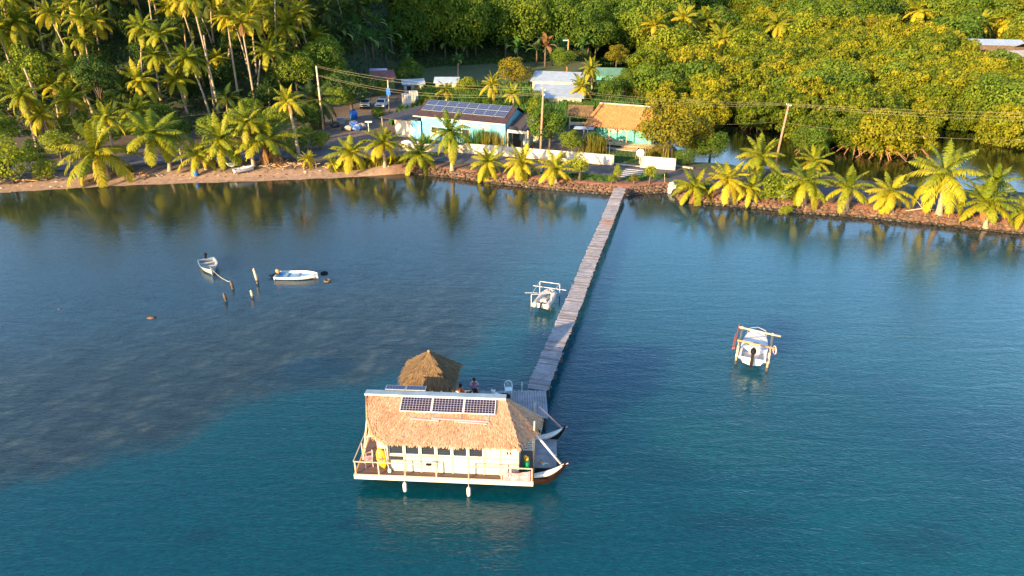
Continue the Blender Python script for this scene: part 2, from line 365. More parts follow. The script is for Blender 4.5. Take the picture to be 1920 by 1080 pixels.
# ------------------------------------------------------------------ water
xw = np.concatenate([np.linspace(-1500, -90, 12)[:-1], np.arange(-90, 90, .5), np.linspace(90, 1500, 12)])
yw = np.concatenate([np.linspace(-300, 14, 8)[:-1], np.arange(14, 92, .4), np.linspace(92, 270, 10), [700, 1500]])
m, t, p = new_mat('sea_water')
a = N(t, 'ShaderNodeVertexColor', layer_name='Ground')
bot = noise(t, 2.6, 8, .8, dist=.3)
mx = N(t, 'ShaderNodeMix', data_type='RGBA', blend_type='MULTIPLY'); mx.inputs[0].default_value = 1
t.links.new(a.outputs[0], mx.inputs[6]); t.links.new(ramp(t, bot, [(.32, (.62, .66, .72)), (.68, (1.45, 1.36, 1.25))]), mx.inputs[7])
t.links.new(mx.outputs[2], p.inputs['Base Color'])
p.inputs['Roughness'].default_value = .035; p.subsurface_method = 'BURLEY'; p.inputs['Subsurface Weight'].default_value = 1; p.inputs['Subsurface Radius'].default_value = (1, 1, 1); p.inputs['Subsurface Scale'].default_value = 5.0; p.inputs['IOR'].default_value = 1.46; p.inputs['Specular IOR Level'].default_value = .5
w1 = noise(t, 2.4, 3, .65, mscale=(.55, 1.35, 1), mrot=(0, 0, R(28)), dist=.6); w2 = noise(t, 6.5, 2, .5, mscale=(.6, 1.3, 1), mrot=(0, 0, R(35)), dist=.4)
w3 = noise(t, .10, 2, .5)                                # wind lanes: calmer and rougher patches
s1 = N(t, 'ShaderNodeMath', operation='MULTIPLY_ADD'); t.links.new(w2, s1.inputs[0]); s1.inputs[1].default_value = .8; t.links.new(w1, s1.inputs[2])
w0 = noise(t, .6, 2, .5, mscale=(.35, 1.5, 1), mrot=(0, 0, R(10)), dist=.8)
s0 = N(t, 'ShaderNodeMath', operation='MULTIPLY_ADD'); t.links.new(w0, s0.inputs[0]); s0.inputs[1].default_value = 1.8; t.links.new(s1.outputs[0], s0.inputs[2])
b = N(t, 'ShaderNodeBump'); b.inputs['Distance'].default_value = .036; t.links.new(s0.outputs[0], b.inputs['Height'])
mr = N(t, 'ShaderNodeMapRange'); mr.inputs[1].default_value = .35; mr.inputs[2].default_value = .65; mr.inputs[3].default_value = .7; mr.inputs[4].default_value = 1.0
t.links.new(w3, mr.inputs[0])
ge = N(t, 'ShaderNodeNewGeometry'); sx = N(t, 'ShaderNodeSeparateXYZ'); t.links.new(ge.outputs['Position'], sx.inputs[0]); m2 = N(t, 'ShaderNodeMapRange')   # calmer under the lee of the shore
for i_, v_ in ((1, 36), (2, 70), (3, 1.0), (4, .20)): m2.inputs[i_].default_value = v_
m3 = N(t, 'ShaderNodeMath', operation='MULTIPLY'); t.links.new(sx.outputs[1], m2.inputs[0]); t.links.new(m2.outputs[0], m3.inputs[0]); t.links.new(mr.outputs[0], m3.inputs[1]); t.links.new(m3.outputs[0], b.inputs['Strength']); t.links.new(b.outputs[0], p.inputs['Normal'])
M['water'] = m
me, co = grid_mesh('sea_water', xw, yw, lambda X, Y: X*0, m)
X, Y = co[:, 0], co[:, 1]
edge_px = [(-300,960),(0,905),(150,868),(300,830),(430,765),(560,742),(700,728),(800,695),(900,650),(1000,610),(1100,590)]
E = np.array([[G(x, y)[0], G(x, y)[1]] for x, y in edge_px]); E = np.vstack([[-900, 0], E, [30, 70], [900, 60]])
dd = Y - np.interp(X, E[:, 0], E[:, 1])                  # >0 on the reef flat
w = wobble(X, Y, 5, 3); wf = wobble(X, Y, 1.3, 4); wl = wobble(X, Y, 16, 9); wg = wobble(X, Y, .45, 14) + rng.normal(0, .35, len(X))
c = np.tile(np.array((.001, .054, .080)), (len(co), 1))
c = blend(c, (.002, .080, .100), sm(wl, -.2, .6)*.8)
c = blend(c, (.020, .105, .155), sm(Y + .25*X, 30, 66))  # sky sheen of the far and right water painted into the body colour
c = blend(c, (.006, .06, .075), sm(dd + w*2.5, -7, -3)*(1-sm(dd + w*1.5, -1.5, .5))*sm(wl + w, -.7, .5)*.35*(1-sm(Y, 48, 58)))
reef = sm(dd + w*1.6 + wf*.9, -1.6, 2.2)*(1-sm(X, -6, 6))
c = blend(c, (.018, .034, .040), reef*.9)
c = blend(c, (.042, .056, .050), reef*sm(.35*wf + .15*w + 1.1*wg, .1, 1.5)*(1-sm(dd, 6, 26))*.7)
c = blend(c, (.014, .046, .072), reef*sm(dd, 10, 24))
for px, py, rx, ry, k in ((600,690,2.4,1.6,.8),(1380,975,3.0,.9,.5),(1700,1010,3.2,1.2,.55),(650,985,1.0,.5,.6),(370,1010,1.4,.8,.6),(1230,870,3.5,1.4,.3),(560,700,3,2,.5),(1000,1000,3,1,.3)):
    q = G(px, py); e = ((X-q.x)/rx)**2 + ((Y-q.y)/ry)**2; c = blend(c, (.003, .028, .05), k*.8*(1-sm(e + wf*.8 + w*.5, .0, 1.6)))
for px, py, rx, ry, k in ((1370,830,4.5,2.6,.8),(1500,760,6,2.5,.4),(1180,760,4,2,.3),(970,640,3,5,.35)):
    q = G(px, py); e = ((X-q.x)/rx)**2 + ((Y-q.y)/ry)**2; c = blend(c, (.004, .070, .085), k*(1-sm(e + w*.4, .1, 1.5)))
ds = Y - shoreY(X)
c = blend(c, (.018, .025, .012), sm(ds + w*2, -34, -8)*sm(X, 14, 0)*.9)  # olive of the shallow bottom, with tree reflections painted in
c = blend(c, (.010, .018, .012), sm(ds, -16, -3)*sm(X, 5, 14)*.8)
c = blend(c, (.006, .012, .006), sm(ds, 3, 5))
c = c*(1 + .30*np.clip(wg, -1.5, 1.5)*reef*(1-sm(dd, 14, 34)))[:, None]; c = np.clip(c, 0, 1)
vcol(me, c); tag(obj('sea_water', me), kind='structure')

# ------------------------------------------------------------------ road
road_px = [(-200,318),(0,313),(120,310),(240,304),(330,297),(440,293),(545,289),(640,288),(760,290),(900,299),(1000,308),(1100,318),(1185,324),(1280,333),(1400,343),(1500,353),(1620,367),(1729,380),(1912,393),(2050,404),(2200,416)]
RP = [G(x, y, 1.0) for x, y in road_px]
def catmull(pts, n=6):
    out = []
    for i in range(len(pts)-1):
        p0, p1, p2, p3 = pts[max(i-1, 0)], pts[i], pts[i+1], pts[min(i+2, len(pts)-1)]
        for k in range(n):
            s = k/n; out.append(.5*((2*p1)+(p2-p0)*s+(2*p0-5*p1+4*p2-p3)*s*s+(3*p1-p0-3*p2+p3)*s**3))
    return out + [pts[-1]]
RC = catmull(RP)
def ribbon(off0, off1, z, i0=0, i1=None):
    mb = MB(); pts = RC[i0:i1]; k = 0
    for i, q in enumerate(pts):
        dr = (pts[min(i+1, len(pts)-1)] - pts[max(i-1, 0)]).normalized(); nr = Vector((-dr.y, dr.x, 0))
        for o_ in (off0, off1): v = q + nr*o_; mb.v.append((v.x, v.y, z))
    for i in range(len(pts)-1): mb.f.append((2*i, 2*i+2, 2*i+3, 2*i+1)); mb.mi.append(0)
    return mb
tag(ribbon(-2.7, 2.7, 1.03).build('road', M['asphalt']), kind='structure')
# zebra crossing and edge line near the jetty
xc = G(1184, 325, 1.03); ang = math.atan2(RC[78].y-RC[74].y, RC[78].x-RC[74].x)
mb = MB()
for k in range(5):
    off = -1.9 + k*.92; nx, ny = -math.sin(ang), math.cos(ang); mb.box((xc.x+nx*off, xc.y+ny*off, 1.036), (2.5, .42, .008), rz=ang)
tag(mb.build('road_marking', M['paint']), kind='structure')

# ------------------------------------------------------------------ plants: shared crown meshes
def frond_arrays(L, e0, az, droop, nl, rg, wl=.13, leafl=.95, twist=0):
    """one pinnate frond: rachis arc with hanging leaflets; returns quads"""
    s = np.linspace(0, 1, nl)
    el = e0 - droop*s**1.3
    ds = L/nl; rr = np.cumsum(np.cos(el))*ds; zz = np.cumsum(np.sin(el))*ds
    ca, sa = math.cos(az), math.sin(az)
    P = np.stack([rr*ca, rr*sa, zz], 1); T = np.stack([np.cos(el)*ca, np.cos(el)*sa, np.sin(el)], 1)
    S = np.array([-sa, ca, 0.0]); Nn = np.cross(np.tile(S, (nl, 1)), T)*-1
    Q = []; pr = np.sin(np.clip(s*1.03+.06, 0, 1)*math.pi)**.55
    for sg in (-1, 1):
        dirv = unit(S*sg*1.0 + T*.6 + np.array([0, 0, -1.0])*(.12+.38*rg.random((nl, 1))) + rg.normal(0, .07, (nl, 3)))
        ln = leafl*L*.235*pr*(1+rg.normal(0, .08, nl))
        w = unit(np.cross(dirv, Nn + .15*rg.normal(0, 1, (nl, 3))))*wl/2
        a = P; b = P + dirv*ln[:, None]*.55; tip = P + dirv*ln[:, None] + np.array([0, 0, -.28])*ln[:, None]
        Q.append(np.stack([a-w*.6, a+w*.6, b+w, b-w], 1)); Q.append(np.stack([b-w, b+w, tip+w*.25, tip-w*.25], 1))
    # rachis
    w = S*.045
    Q.append(np.stack([P[:-1]-w, P[:-1]+w, P[1:]+w*.7, P[1:]-w*.7], 1))
    return np.concatenate(Q)
def palm_crown(seed, n=26, L=4.6, low=-.9, dead=2, lean=0, nl=42, name='crown', mt='palm'):
    rg = np.random.default_rng(seed); Q = []; rn = []; mi = []
    for i in range(n):
        f = i/(n-1); e0 = 1.35 - (1.35-low)*f**.85 + rg.normal(0, .08); az = i*2.39996 + rg.normal(0, .2)
        Lf = L*(1 - .25*(1-f)**2)*(1+rg.normal(0, .06)); isd = i >= n-dead
        q = frond_arrays(Lf*(.55 if isd else 1), e0 if not isd else -1.15, az, (.75+.6*f + rg.normal(0, .12)) if not isd else .4, nl, rg, wl=.12, leafl=.74)
        Q.append(q); base = .25+.45*f + rg.normal(0, .10); rn.append(np.clip(base + rg.normal(0, .12, len(q)), 0, 1)); mi.append(np.full(len(q), 1 if isd else 0))
    Q = np.concatenate(Q)
    return quads_mesh(name, Q, np.concatenate(rn), [M[mt], M['dead']], np.concatenate(mi))
PALMS = [palm_crown(s, n, 4.6, lo, dd_) for s, n, lo, dd_ in ((1,27,-.60,2),(2,23,-.40,1),(3,29,-.85,3),(4,25,-.50,0),(5,21,-.30,2),(6,27,-.75,1))]
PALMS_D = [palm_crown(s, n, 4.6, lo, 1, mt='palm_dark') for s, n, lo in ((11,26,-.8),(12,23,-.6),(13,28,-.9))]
mb = MB()
for k in range(9):
    a = k*2.4; mb.ball((.32*math.cos(a), .32*math.sin(a), -.25-.09*(k % 3)), .15, 7, 5, sc=(1, 1, 1.2))
NUTS = mb.mesh('coconut_cluster', M['coconut'], True)

def blob_crown(seed, nlobe, R0, flat, nleaf, ls, name='crown', mt='broad', lob=.42, inner=.15, up=.25, hmin=-.45):
    """leafy crown: leaves on the skins of many overlapping lobes"""
    rg = np.random.default_rng(seed)
    lc = unit(rg.normal(0, 1, (nlobe, 3))); lc[:, 2] = np.maximum(lc[:, 2], hmin) ; rad = rg.uniform(.45, .82, nlobe)
    lc = lc*rad[:, None]*R0; lr = R0*lob*rg.uniform(.65, 1.25, nlobe)
    li = rg.choice(nlobe, nleaf, p=lr**2/np.sum(lr**2))
    n = unit(rg.normal(0, 1, (nleaf, 3)) + np.array([0, 0, .35])); rr = np.where(rg.random(nleaf) < inner, rg.uniform(.5, .9, nleaf), rg.uniform(.9, 1.08, nleaf))
    C = lc[li] + n*(lr[li]*rr)[:, None]
    keep = np.ones(nleaf, bool)
    for k in range(nlobe):                     # drop leaves buried in other lobes
        keep &= ~((np.linalg.norm(C-lc[k], axis=1) < lr[k]*.72) & (li != k))
    C, n, li = C[keep], n[keep], li[keep]; m_ = len(C)
    D = unit(np.cross(n, rg.normal(0, 1, (m_, 3))) + n*rg.uniform(-.2, .6, (m_, 1)) + np.array([0, 0, up-.3]))
    W = unit(np.cross(D, n + rg.normal(0, .45, (m_, 3))))
    C[:, 2] *= flat
    L = ls*rg.uniform(.6, 1.35, m_); P = leaf_quads(C, D, W, L, L*rg.uniform(.5, .8, m_))
    lt = rg.uniform(-.16, .16, nlobe)
    rnd = np.clip(.48 + lt[li] + rg.normal(0, .15, m_), 0, 1)
    return quads_mesh(name, P, rnd, M[mt])
BROAD = [blob_crown(20+i, 26, 5, .8, 9000, .42) for i in range(5)]
BRIGHT = [blob_crown(40+i, 16, 3, .9, 3600, .34, mt='bright', inner=.3) for i in range(3)]
MANG = [blob_crown(60+i, 95, 5, .72, 13000, .36, mt='mangrove', lob=.185, hmin=-.75, inner=.25) for i in range(5)]
OCHRE = [blob_crown(80+i, 34, 5, .82, 10000, .36, mt='ochre', lob=.32) for i in range(2)]

def trunk_mesh(base, top, r0=.2, r1=.11, bend=0, flare=1.7, n=8, seg=9, mt='bark', name='trunk'):
    """curved ringed trunk from local base to local top"""
    rg = random.Random(hash((round(top.x, 2), round(top.z, 2)))); b, tp = Vector(base), Vector(top); side = Vector((tp.x-b.x, tp.y-b.y, 0))
    pts, rad = [], []
    for i in range(seg+1):
        s = i/seg; q = b.lerp(tp, s); q = q - Vector((side.x, side.y, 0))*bend*math.sin(math.pi*s)*.5 + Vector((0, 0, 0))
        pts.append(q); rad.append(r0 + (r1-r0)*s + (r0*(flare-1)*math.exp(-s*seg*1.2)) + (.012 if i % 2 else 0))
    mb = MB(); mb.tube(pts, rad, n); return mb.mesh(name, M[mt], True)
PCOUNT = 0
def palm(cpx, base, Rpx=None, R_m=None, label='', group=None, crown=None, dark=False, r0=.19, nuts=False, bend=.35, dy=0, name='coconut_palm', rz=None):
    """base = (px,py) on terrain or a Vector; crown centre = photo pixel in the vertical plane of the base (+dy)"""
    global PCOUNT
    PCOUNT += 1; rg = random.Random(PCOUNT)
    b = GT(*base) if isinstance(base, tuple) else base
    c = AtY(cpx[0], cpx[1], b.y + dy)
    if R_m is None: R_m = Rpx*(c.y*CP + (CH-c.z)*SP)/F
    root = thing(name, b, label, 'palm tree', group=group)
    top = c - b
    me = crown if crown else (PALMS_D[PCOUNT % 3] if dark else PALMS[PCOUNT % 6])
    obj('trunk', trunk_mesh((0, 0, -.3), top, r0, r0*.62, bend), root)
    o = obj('crown', me, root); o.location = top; s = R_m/4.0; o.scale = (s, s, s); o.scale = (s*rg.uniform(.88, 1.1), s*rg.uniform(.88, 1.1), s*rg.uniform(.8, 1.3)); o.rotation_euler = (rg.uniform(-.24, .24), rg.uniform(-.24, .24), rz if rz is not None else rg.uniform(0, 6.28))
    if nuts: q = obj('coconut_cluster', NUTS, root); q.location = top; q.scale = (s, s, s)
    return root
def tree(name, loc, R_m, h, mesh, label, cat='tree', group=None, trunk=True, sz=None, rz=None, tr=.25, base_r=5):
    loc = Vector(loc); root = thing(name, loc, label, cat, group=group); rg = random.Random(int(loc.x*97+loc.y*31)); s = R_m/base_r
    o = obj('crown', mesh, root); o.location = (0, 0, h); o.scale = (s, s, s*(sz or 1)); o.rotation_euler = (0, 0, rz if rz is not None else rg.uniform(0, 6.28))
    if trunk:
        mb = MB(); mb.tube([(0, 0, -.4), (.05, .05, h*.5), (.15, -.1, h)], [tr, tr*.75, tr*.45], 7)
        for k in range(5):
            a = k*1.257+rg.random(); e = Vector((math.cos(a)*R_m*.55, math.sin(a)*R_m*.55, h + R_m*.15*rg.uniform(-1, 1.5)))
            mb.tube([(.05, .05, h*rg.uniform(.35, .6)), e*.55+Vector((0, 0, h*.4)), e], [tr*.5, tr*.35, tr*.12], 5)
        mb.build('trunk', M['woodbark'], root, True)
    return root
def project(p):
    r = Vector(p)-Vector((0, 0, CH)); dep = r.y*CP - r.z*SP; return (960 + F*r.x/dep, 540 - F*(r.y*SP + r.z*CP)/dep, dep)
# ------------------------------------------------------------------ shore palms, each placed on its own
SHORE = [
 ((180,286),(205,337),66,'broad low coconut palm at the sand, left of the one with a bent trunk',0,.8),
 ((287,250),(318,322),62,'coconut palm with bent leaning trunk on the sand beside the road',3,1.3),
 ((372,290),(388,318),45,'low bushy coconut palm behind the blue barrel',1,.3),
 ((412,262),(418,316),58,'coconut palm above the pale dinghy on the beach',2,.3),
 ((462,228),(476,312),36,'slim brownish coconut palm left of the leaning dry one',5,.3),
 ((500,262),(530,308),62,'coconut palm with a dry orange frond hanging to the ground',4,.6),
 ((540,190),(562,300),34,'slender coconut palm with long thin trunk by the road',1,.3),
 ((657,285),(662,320),40,'coconut palm on the grassy bank, first left of the sea wall',0,.2),
 ((718,266),(722,313),43,'coconut palm at the sandy end of the sea wall',2,.2),
 ((786,288),(788,320),41,'low full coconut palm in front of the cream side wall',5,.2),
 ((845,248),(848,320),42,'tall coconut palm with brown skirt in front of the blue house',0,.1),
 ((915,303),(917,332),34,'small round coconut palm right of the one with the brown skirt',5,.1),
 ((978,303),(981,340),37,'coconut palm in front of the middle utility pole',2,.1),
 ((1041,318),(1042,346),40,'spreading coconut palm, nearest one to the left of the jetty',4,.2),
 ((1303,350),(1302,376),40,'green coconut palm beside the white culvert mouth',2,.2),
 ((1364,336),(1372,380),46,'coconut palm tangled with a bush, second right of the culvert',3,.3),
 ((1408,352),(1410,382),30,'small coconut palm in the thicket on the causeway',1,.2),
 ((1427,292),(1425,332),48,'tall coconut palm in front of the leaning utility pole',0,.2),
 ((1512,338),(1508,388),47,'bright coconut palm left of the middle of the causeway',5,.2),
 ((1528,303),(1530,338),34,'shaded green coconut palm behind the causeway road by the pond',1,.2),
 ((1590,352),(1588,396),46,'coconut palm on the causeway, third from the leaning pole',4,.2),
 ((1671,358),(1670,404),47,'coconut palm just left of the tallest causeway palm',2,.2),
 ((1770,325),(1758,410),62,'tallest causeway coconut palm with bare flared trunk',3,.2),
 ((1848,378),(1848,427),58,'wide coconut palm at the water, right of the tallest one',0,.2),
 ((1864,342),(1866,372),38,'coconut palm behind the road at the right end of the causeway',1,.2),
 ((1925,392),(1930,432),40,'coconut palm cut by the right edge of the picture',2,.2),
]
for i, (c, b, r, lab, v, bend) in enumerate(SHORE):
    palm(c, b, r*1.12, label=lab, group='coconut palms along the shore', crown=PALMS[v], bend=bend, nuts=i % 3 == 1, r0=.24 if i != 22 else .3)
# two little palms by the bank
for c, b, r, lab in (((577,298),(577,318),20,'young yellow coconut palm beside the debris heap'),((512+113,308),(625,322),19,'very small coconut palm left of the grassy bank')):
    palm(c, b, r, label=lab, group='coconut palms along the shore', r0=.12)

# tall palms on the left slope
TALL = [((20,-8),(61,110),40),((74,-34),(96,88),40),((133,8),(143,104),34),((180,40),(187,100),36),((-8,50),(27,142),44),((-14,138),(18,205),42),((40,176),(70,276),38),
 ((137,132),(176,216),46),((128,186),(150,262),42),((260,150),(268,236),42),((290,104),(302,190),36),((300,62),(350,188),38),((352,108),(394,216),44),((356,-14),(412,216),44),
 ((405,108),(415,158),28),((320,18),(334,60),34),((425,30),(448,188),40),((452,42),(480,204),38),((470,24),(482,140),40),((438,8),(430,110),38),((504,94),(530,178),44),((534,48),(543,110),44),
 ((560,22),(556,92),40),((592,70),(596,120),32),((255,205),(262,262),42),((198,222),(214,286),38),((425,182),(428,226),34),((590,186),(588,240),50),((232,-10),(240,60),38),((285,-20),(300,64),38),
 ((500,10),(506,84),40),((395,0),(400,80),38),((180,-20),(186,60),34),((110,62),(118,128),34),((30,40),(60,126),40),((330,150),(352,214),36),((232,172),(246,240),36),((100,160),(112,228),36),((-30,210),(-20,262),36),((75,215),(96,272),34),((480,-14),(486,60),38),((540,-16),(548,50),38),((150,70),(158,150),30)]
for i, (c, b, r) in enumerate(TALL):
    dk = i in (26, 31, 33, 36, 27, 38)
    same = [q for q in TALL if (q[0][1] < 50) == (c[1] < 50) and (q[0][1] < 140) == (c[1] < 140)]; k = 1 + sum((q[0][0], q[0][1]) < (c[0], c[1]) for q in same)
    rowname = 'top row of crowns' if c[1] < 50 else ('middle row' if c[1] < 140 else 'low row behind beach palms')
    lean_ = 'leaning' if abs(c[0]-b[0]) > 18 else 'upright'
    palm(c, b, r*1.05, label=f'{lean_} tall palm, {nth(k)} from left in the {rowname}', group='tall coconut palms on the left slope', dark=dk, r0=.2, bend=.25, nuts=i % 4 == 0)
SHX = [610,642,575,665,5,130,205,345,620.5]
for i, (c, b, r) in enumerate([((610,20),(612,90),36),((642,48),(645,100),34),((575,-10),(580,60),38),((665,5),(668,70),34),((5,-30),(14,50),38),((130,-40),(136,50),40),((205,0),(210,70),40),((345,40),(352,110),36),((620,60),(622,110),30)]):
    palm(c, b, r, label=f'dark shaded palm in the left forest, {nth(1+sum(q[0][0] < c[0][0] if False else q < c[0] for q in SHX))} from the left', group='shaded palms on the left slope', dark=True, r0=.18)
# further slender palms filling the grove, standing between the ones above
rq = random.Random(31); FP = []
for _ in range(4000):
    x, y = rq.uniform(-125, -22), rq.uniform(118, 205)
    if HT(x, y) < 1.5 or not (-70 < project((x, y, HT(x, y)+15))[0] < 640) or y < 112+.15*(x+60): continue
    if any((x-a)**2+(y-b_)**2 < 38 for a, b_, *_ in FP): continue
    FP.append((x, y, rq.uniform(9, 19)*(1-.12*(y > 170)), rq.uniform(-1, 1)))
    if len(FP) >= 62: break
for i, (x, y, hh, l) in enumerate(FP):
    b = Vector((x, y, HT(x, y))); tp = b + Vector((l*3-1.2, l*.8, hh)); q = project(tp); same = sorted(w[0] for w in FP if (w[1] < 140) == (y < 140) and (w[1] < 165) == (y < 165)); k = 1+same.index(x)
    palm((q[0], q[1]), b, R_m=rq.uniform(2.7, 3.7), label=f'slim grove palm, {nth(k)} from left in the {"front" if y < 140 else ("middle" if y < 165 else "back")} of the hillside grove', group='slim palms of the hillside grove', r0=.16, bend=.3, dy=tp.y-b.y, dark=rq.random() < .25)
# dead palm trunks without crowns
for i, (tp, bs, lab) in enumerate([((45,127),(100,266),'bare pale dead palm trunk leaning left on the slope'),((382,66),(404,212),'thin bare dead palm trunk beside a tall leaning palm'),((488,112),(482,182),'short forked bare trunk among the left palms'),((504,166),(505,200),'snapped palm stump behind the left road')]):
    b = GT(*bs); t_ = AtY(tp[0], tp[1], b.y) - b
    tag(obj('dead_palm_trunk', trunk_mesh((0, 0, -.3), t_, .2, .13, .1)), lab, 'dead tree').location = b
# palms behind the houses and far right
FARP = [((837,168),(838,205),26,'small yellow coconut palm behind the blue house roof'),((923,158),(925,204),26,'coconut palm behind the house between the shed and the round tree'),((962,176),(963,208),22,'low palm right behind the solar roof'),
 ((1108,128),(1110,176),26,'coconut palm beside the white sheet roof'),((1090,165),(1092,196),30,'shaded palm in front of the white sheet roof'),((1228,50),(1230,118),36,'golden coconut palm at the edge of the mangroves'),
 ((1283,32),(1285,110),36,'golden palm behind the mangroves beside the flat topped tree'),((1326,36),(1328,104),36,'coconut palm with orange heart left of the flat topped tree'),((1356,72),(1358,120),34,'coconut palm below the flat topped tree'),
 ((1457,44),(1459,100),38,'coconut palm right of the flat topped tree'),((1720,20),(1722,72),34,'drooping coconut palm far up on the right'),((1838,42),(1840,82),34,'coconut palm above the far white roofs'),
 ((1884,36),(1886,76),30,'coconut palm at the top right by the far roofs'),((1700,66),(1701,84),14,'tiny yellow palm at the far mangrove edge'),((800,50),(801,96),24,'palm rising from the banana grove')]
for c, b, r, lab in FARP: palm(c, b, r, label=lab, r0=.2)

# ------------------------------------------------------------------ mangroves, seen as countable rounded trees
edge = [(1205,200),(1300,252),(1400,262),(1490,266),(1570,290),(1640,300),(1720,290),(1750,264),(1850,264),(1920,288),(2100,315)]
EG = np.array([[G(x, y)[0], G(x, y)[1]] for x, y in edge]); 
def mang_front(X): return np.interp(X, EG[:, 0], EG[:, 1])
CL0 = [(c[0], c[1], GT(*b).y) for c, b, r, lab in FARP if c[0] > 1200]
def clear0(x, y):
    q = project((x, y, 8)); return not any(abs(q[0]-a) < 30 and y < yy-1 and q[1] < b_+26 for a, b_, yy in CL0)
row = 0; Yc = 98.0; rm = random.Random(5); pts = []
while Yc < 262:
    sp = 5.6 + (Yc-98)*.052; x = 24 + (Yc-98)*.02; x += rm.uniform(0, sp)
    lim = .84*(Yc*CP + CH*SP)
    while x < lim:
        X_, Y_ = x + rm.uniform(-1.3, 1.3), Yc + rm.uniform(-1.6, 1.6)
        if not clear0(X_, Y_): x += sp; continue
        if Y_ > mang_front(X_) + (4.0 if X_ < 46 else 6.0): pts.append((X_, Y_, sp, row))
        x += sp*rm.uniform(.85, 1.2)
    Yc += sp*.86; row += 1
pts = [q for q in pts if project((q[0], q[1], 5))[0] < 1990 and project((q[0], q[1], 5))[0] > 1195]
print('mangroves', len(pts))
pts = [q for q in pts if not (q[1] > 160 and project((q[0], q[1], 5))[0] > 1795 and q[1] < 225 and q[0] > 100)][:296]
mr0 = MB()
for k in range(16):
    a = k*.4+random.random()*.3; r1 = random.uniform(2.2, 3.9); mr0.tube([(.4*math.cos(a), .4*math.sin(a), 2.4), (r1*.6*math.cos(a), r1*.6*math.sin(a), 1.7), (r1*math.cos(a), r1*math.sin(a), -.5)], [.09, .07, .05], 5)
MROOT = mr0.mesh('roots', M['root'])
FR_ = sorted([q[0] for q in pts if q[1] < mang_front(q[0]) + 11])
for k, (x, y, sp, row) in enumerate(pts):
    px, py, dep = project((x, y, 3)); r = sp*rm.uniform(.62, .86); s = r/5; front = y < mang_front(x) + 11
    lobe = wobble(np.array([x]), np.array([y]), 14, 12)[0]
    hc = 2.9 + 1.1*lobe + rm.uniform(-.5, .5) + (.8 if y > 150 else 0) - (.5 if front else 0)
    inrow = [q for q in pts if q[3] == row and not q[1] < mang_front(q[0]) + 11]; ki = 1 + sum(q[0] < x for q in inrow)
    lab = f'mangrove with arching red roots, {nth(1+sum(q < x for q in FR_))} from left along the pond edge' if front else f'{("golden","yellow green","olive")[k % 3] if 0 else "yellow green"} mangrove, {nth(ki)} from left in the {nth(row+1)} row back from the pond'
    dk_ = (not front) and rm.random() < .08; me = BROAD[rm.randrange(5)] if dk_ else MANG[rm.randrange(5)]
    if dk_: lab = lab.replace('yellow green mangrove', 'dark green tree')
    hc += rm.uniform(-.9, .9)*(not front)
    if front:
        root = thing('mangrove_tree', (x, y, 0), lab, 'mangrove', group='mangroves at the edge of the pond')
        o = obj('crown', me, root); o.location = (0, 0, hc); rr = obj('roots', MROOT, root); rr.rotation_euler.z = rm.uniform(0, 6); rr.scale = (.8, .8, .45)
        mb = MB(); mb.tube([(0, 0, 2), (0, 0, hc)], [.16, .1], 5); mb.build('trunk', M['woodbark'], root)
    else:
        o = obj('mangrove_tree', me); o.location = (x, y, hc); tag(o, lab, 'mangrove', 'mangroves in the dense stand')
    o.scale = (s, s, s*1.15); o.rotation_euler.z = rm.uniform(0, 6.28)
# the free standing clump in the pond, and a small dark one
for (px, py), r, hc, lab in (((1600,285),4.2,2.7,'left mangrove of the island clump standing in the pond'),((1650,292),5.2,3.1,'largest mangrove of the island clump with red roots'),((1700,287),4.4,2.8,'right mangrove of the island clump standing in the pond'),((1516,288),2.7,1.8,'small dark green mangrove alone in the pond left of the island clump')):
    b = G(px, py); root = thing('mangrove_tree', b, lab, 'mangrove'); o = obj('crown', MANG[int(px) % 5] if r > 3 else BROAD[0], root); o.location = (0, 0, hc); s = r/5; o.scale = (s, s, s*1.1)
    rr = obj('roots', MROOT, root); rr.scale = (r/4.3, r/4.3, .5); mb = MB(); mb.tube([(0, 0, -.3), (0, 0, hc)], [.2, .1], 6); mb.build('trunk', M['woodbark'], root)

M['shade'] = leaf_mat('shade_leaf', [(0, (.018, .045, .010)), (.5, (.04, .085, .014)), (1, (.09, .12, .018))], .25, .3)  # leaf darkened to put the shade between the left trunks into its colour
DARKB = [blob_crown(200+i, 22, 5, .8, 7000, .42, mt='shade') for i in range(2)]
# ------------------------------------------------------------------ forest on the hills
rf = random.Random(9); nf = 0
def scatter(x0, x1, y0, y1, sp, grow, fn, cap):
    out = []; Yc = y0; row = 1
    while Yc < y1 and len(out) < cap:
        s_ = sp + (Yc-y0)*grow; x = x0 + rf.uniform(0, s_)
        while x < x1:
            X_, Y_ = x + rf.uniform(-.25, .25)*s_, Yc + rf.uniform(-.3, .3)*s_
            if fn(X_, Y_): out.append((X_, Y_, s_, row))
            x += s_
        Yc += s_*.85; row += 1
    return out[:cap]
def inview(x, y, lo=-60, hi=1990, top=-90):
    px, py, dep = project((x, y, HT(x, y)+5)); return lo < px < hi and top < py
def rl(L, x, row): return f'{nth(1+sum(q[0] < x for q in L if q[3] == row))} from left in {nth(1+row-min(q[3] for q in L))} row'
def fc(x, y):
    foot = np.interp(x, HF[:, 0], HF[:, 1])
    return y > foot + 3 and inview(x, y)
CL = [(c[0], c[1], GT(*b).y) for c, b, r, lab in FARP] + [(1378, 14, GT(1376, 70).y)]
def clear(x, y, top):
    q = project((x, y, HT(x, y)+top))
    return not any(abs(q[0]-a) < 34 and y < yy-1 and q[1] < b_+34 for a, b_, yy in CL)
mid = scatter(-60, 75, 150, 300, 8.0, .02, lambda x, y: fc(x, y) and x > -33 - (y-150)*.15 and clear(x, y, 9), 190)
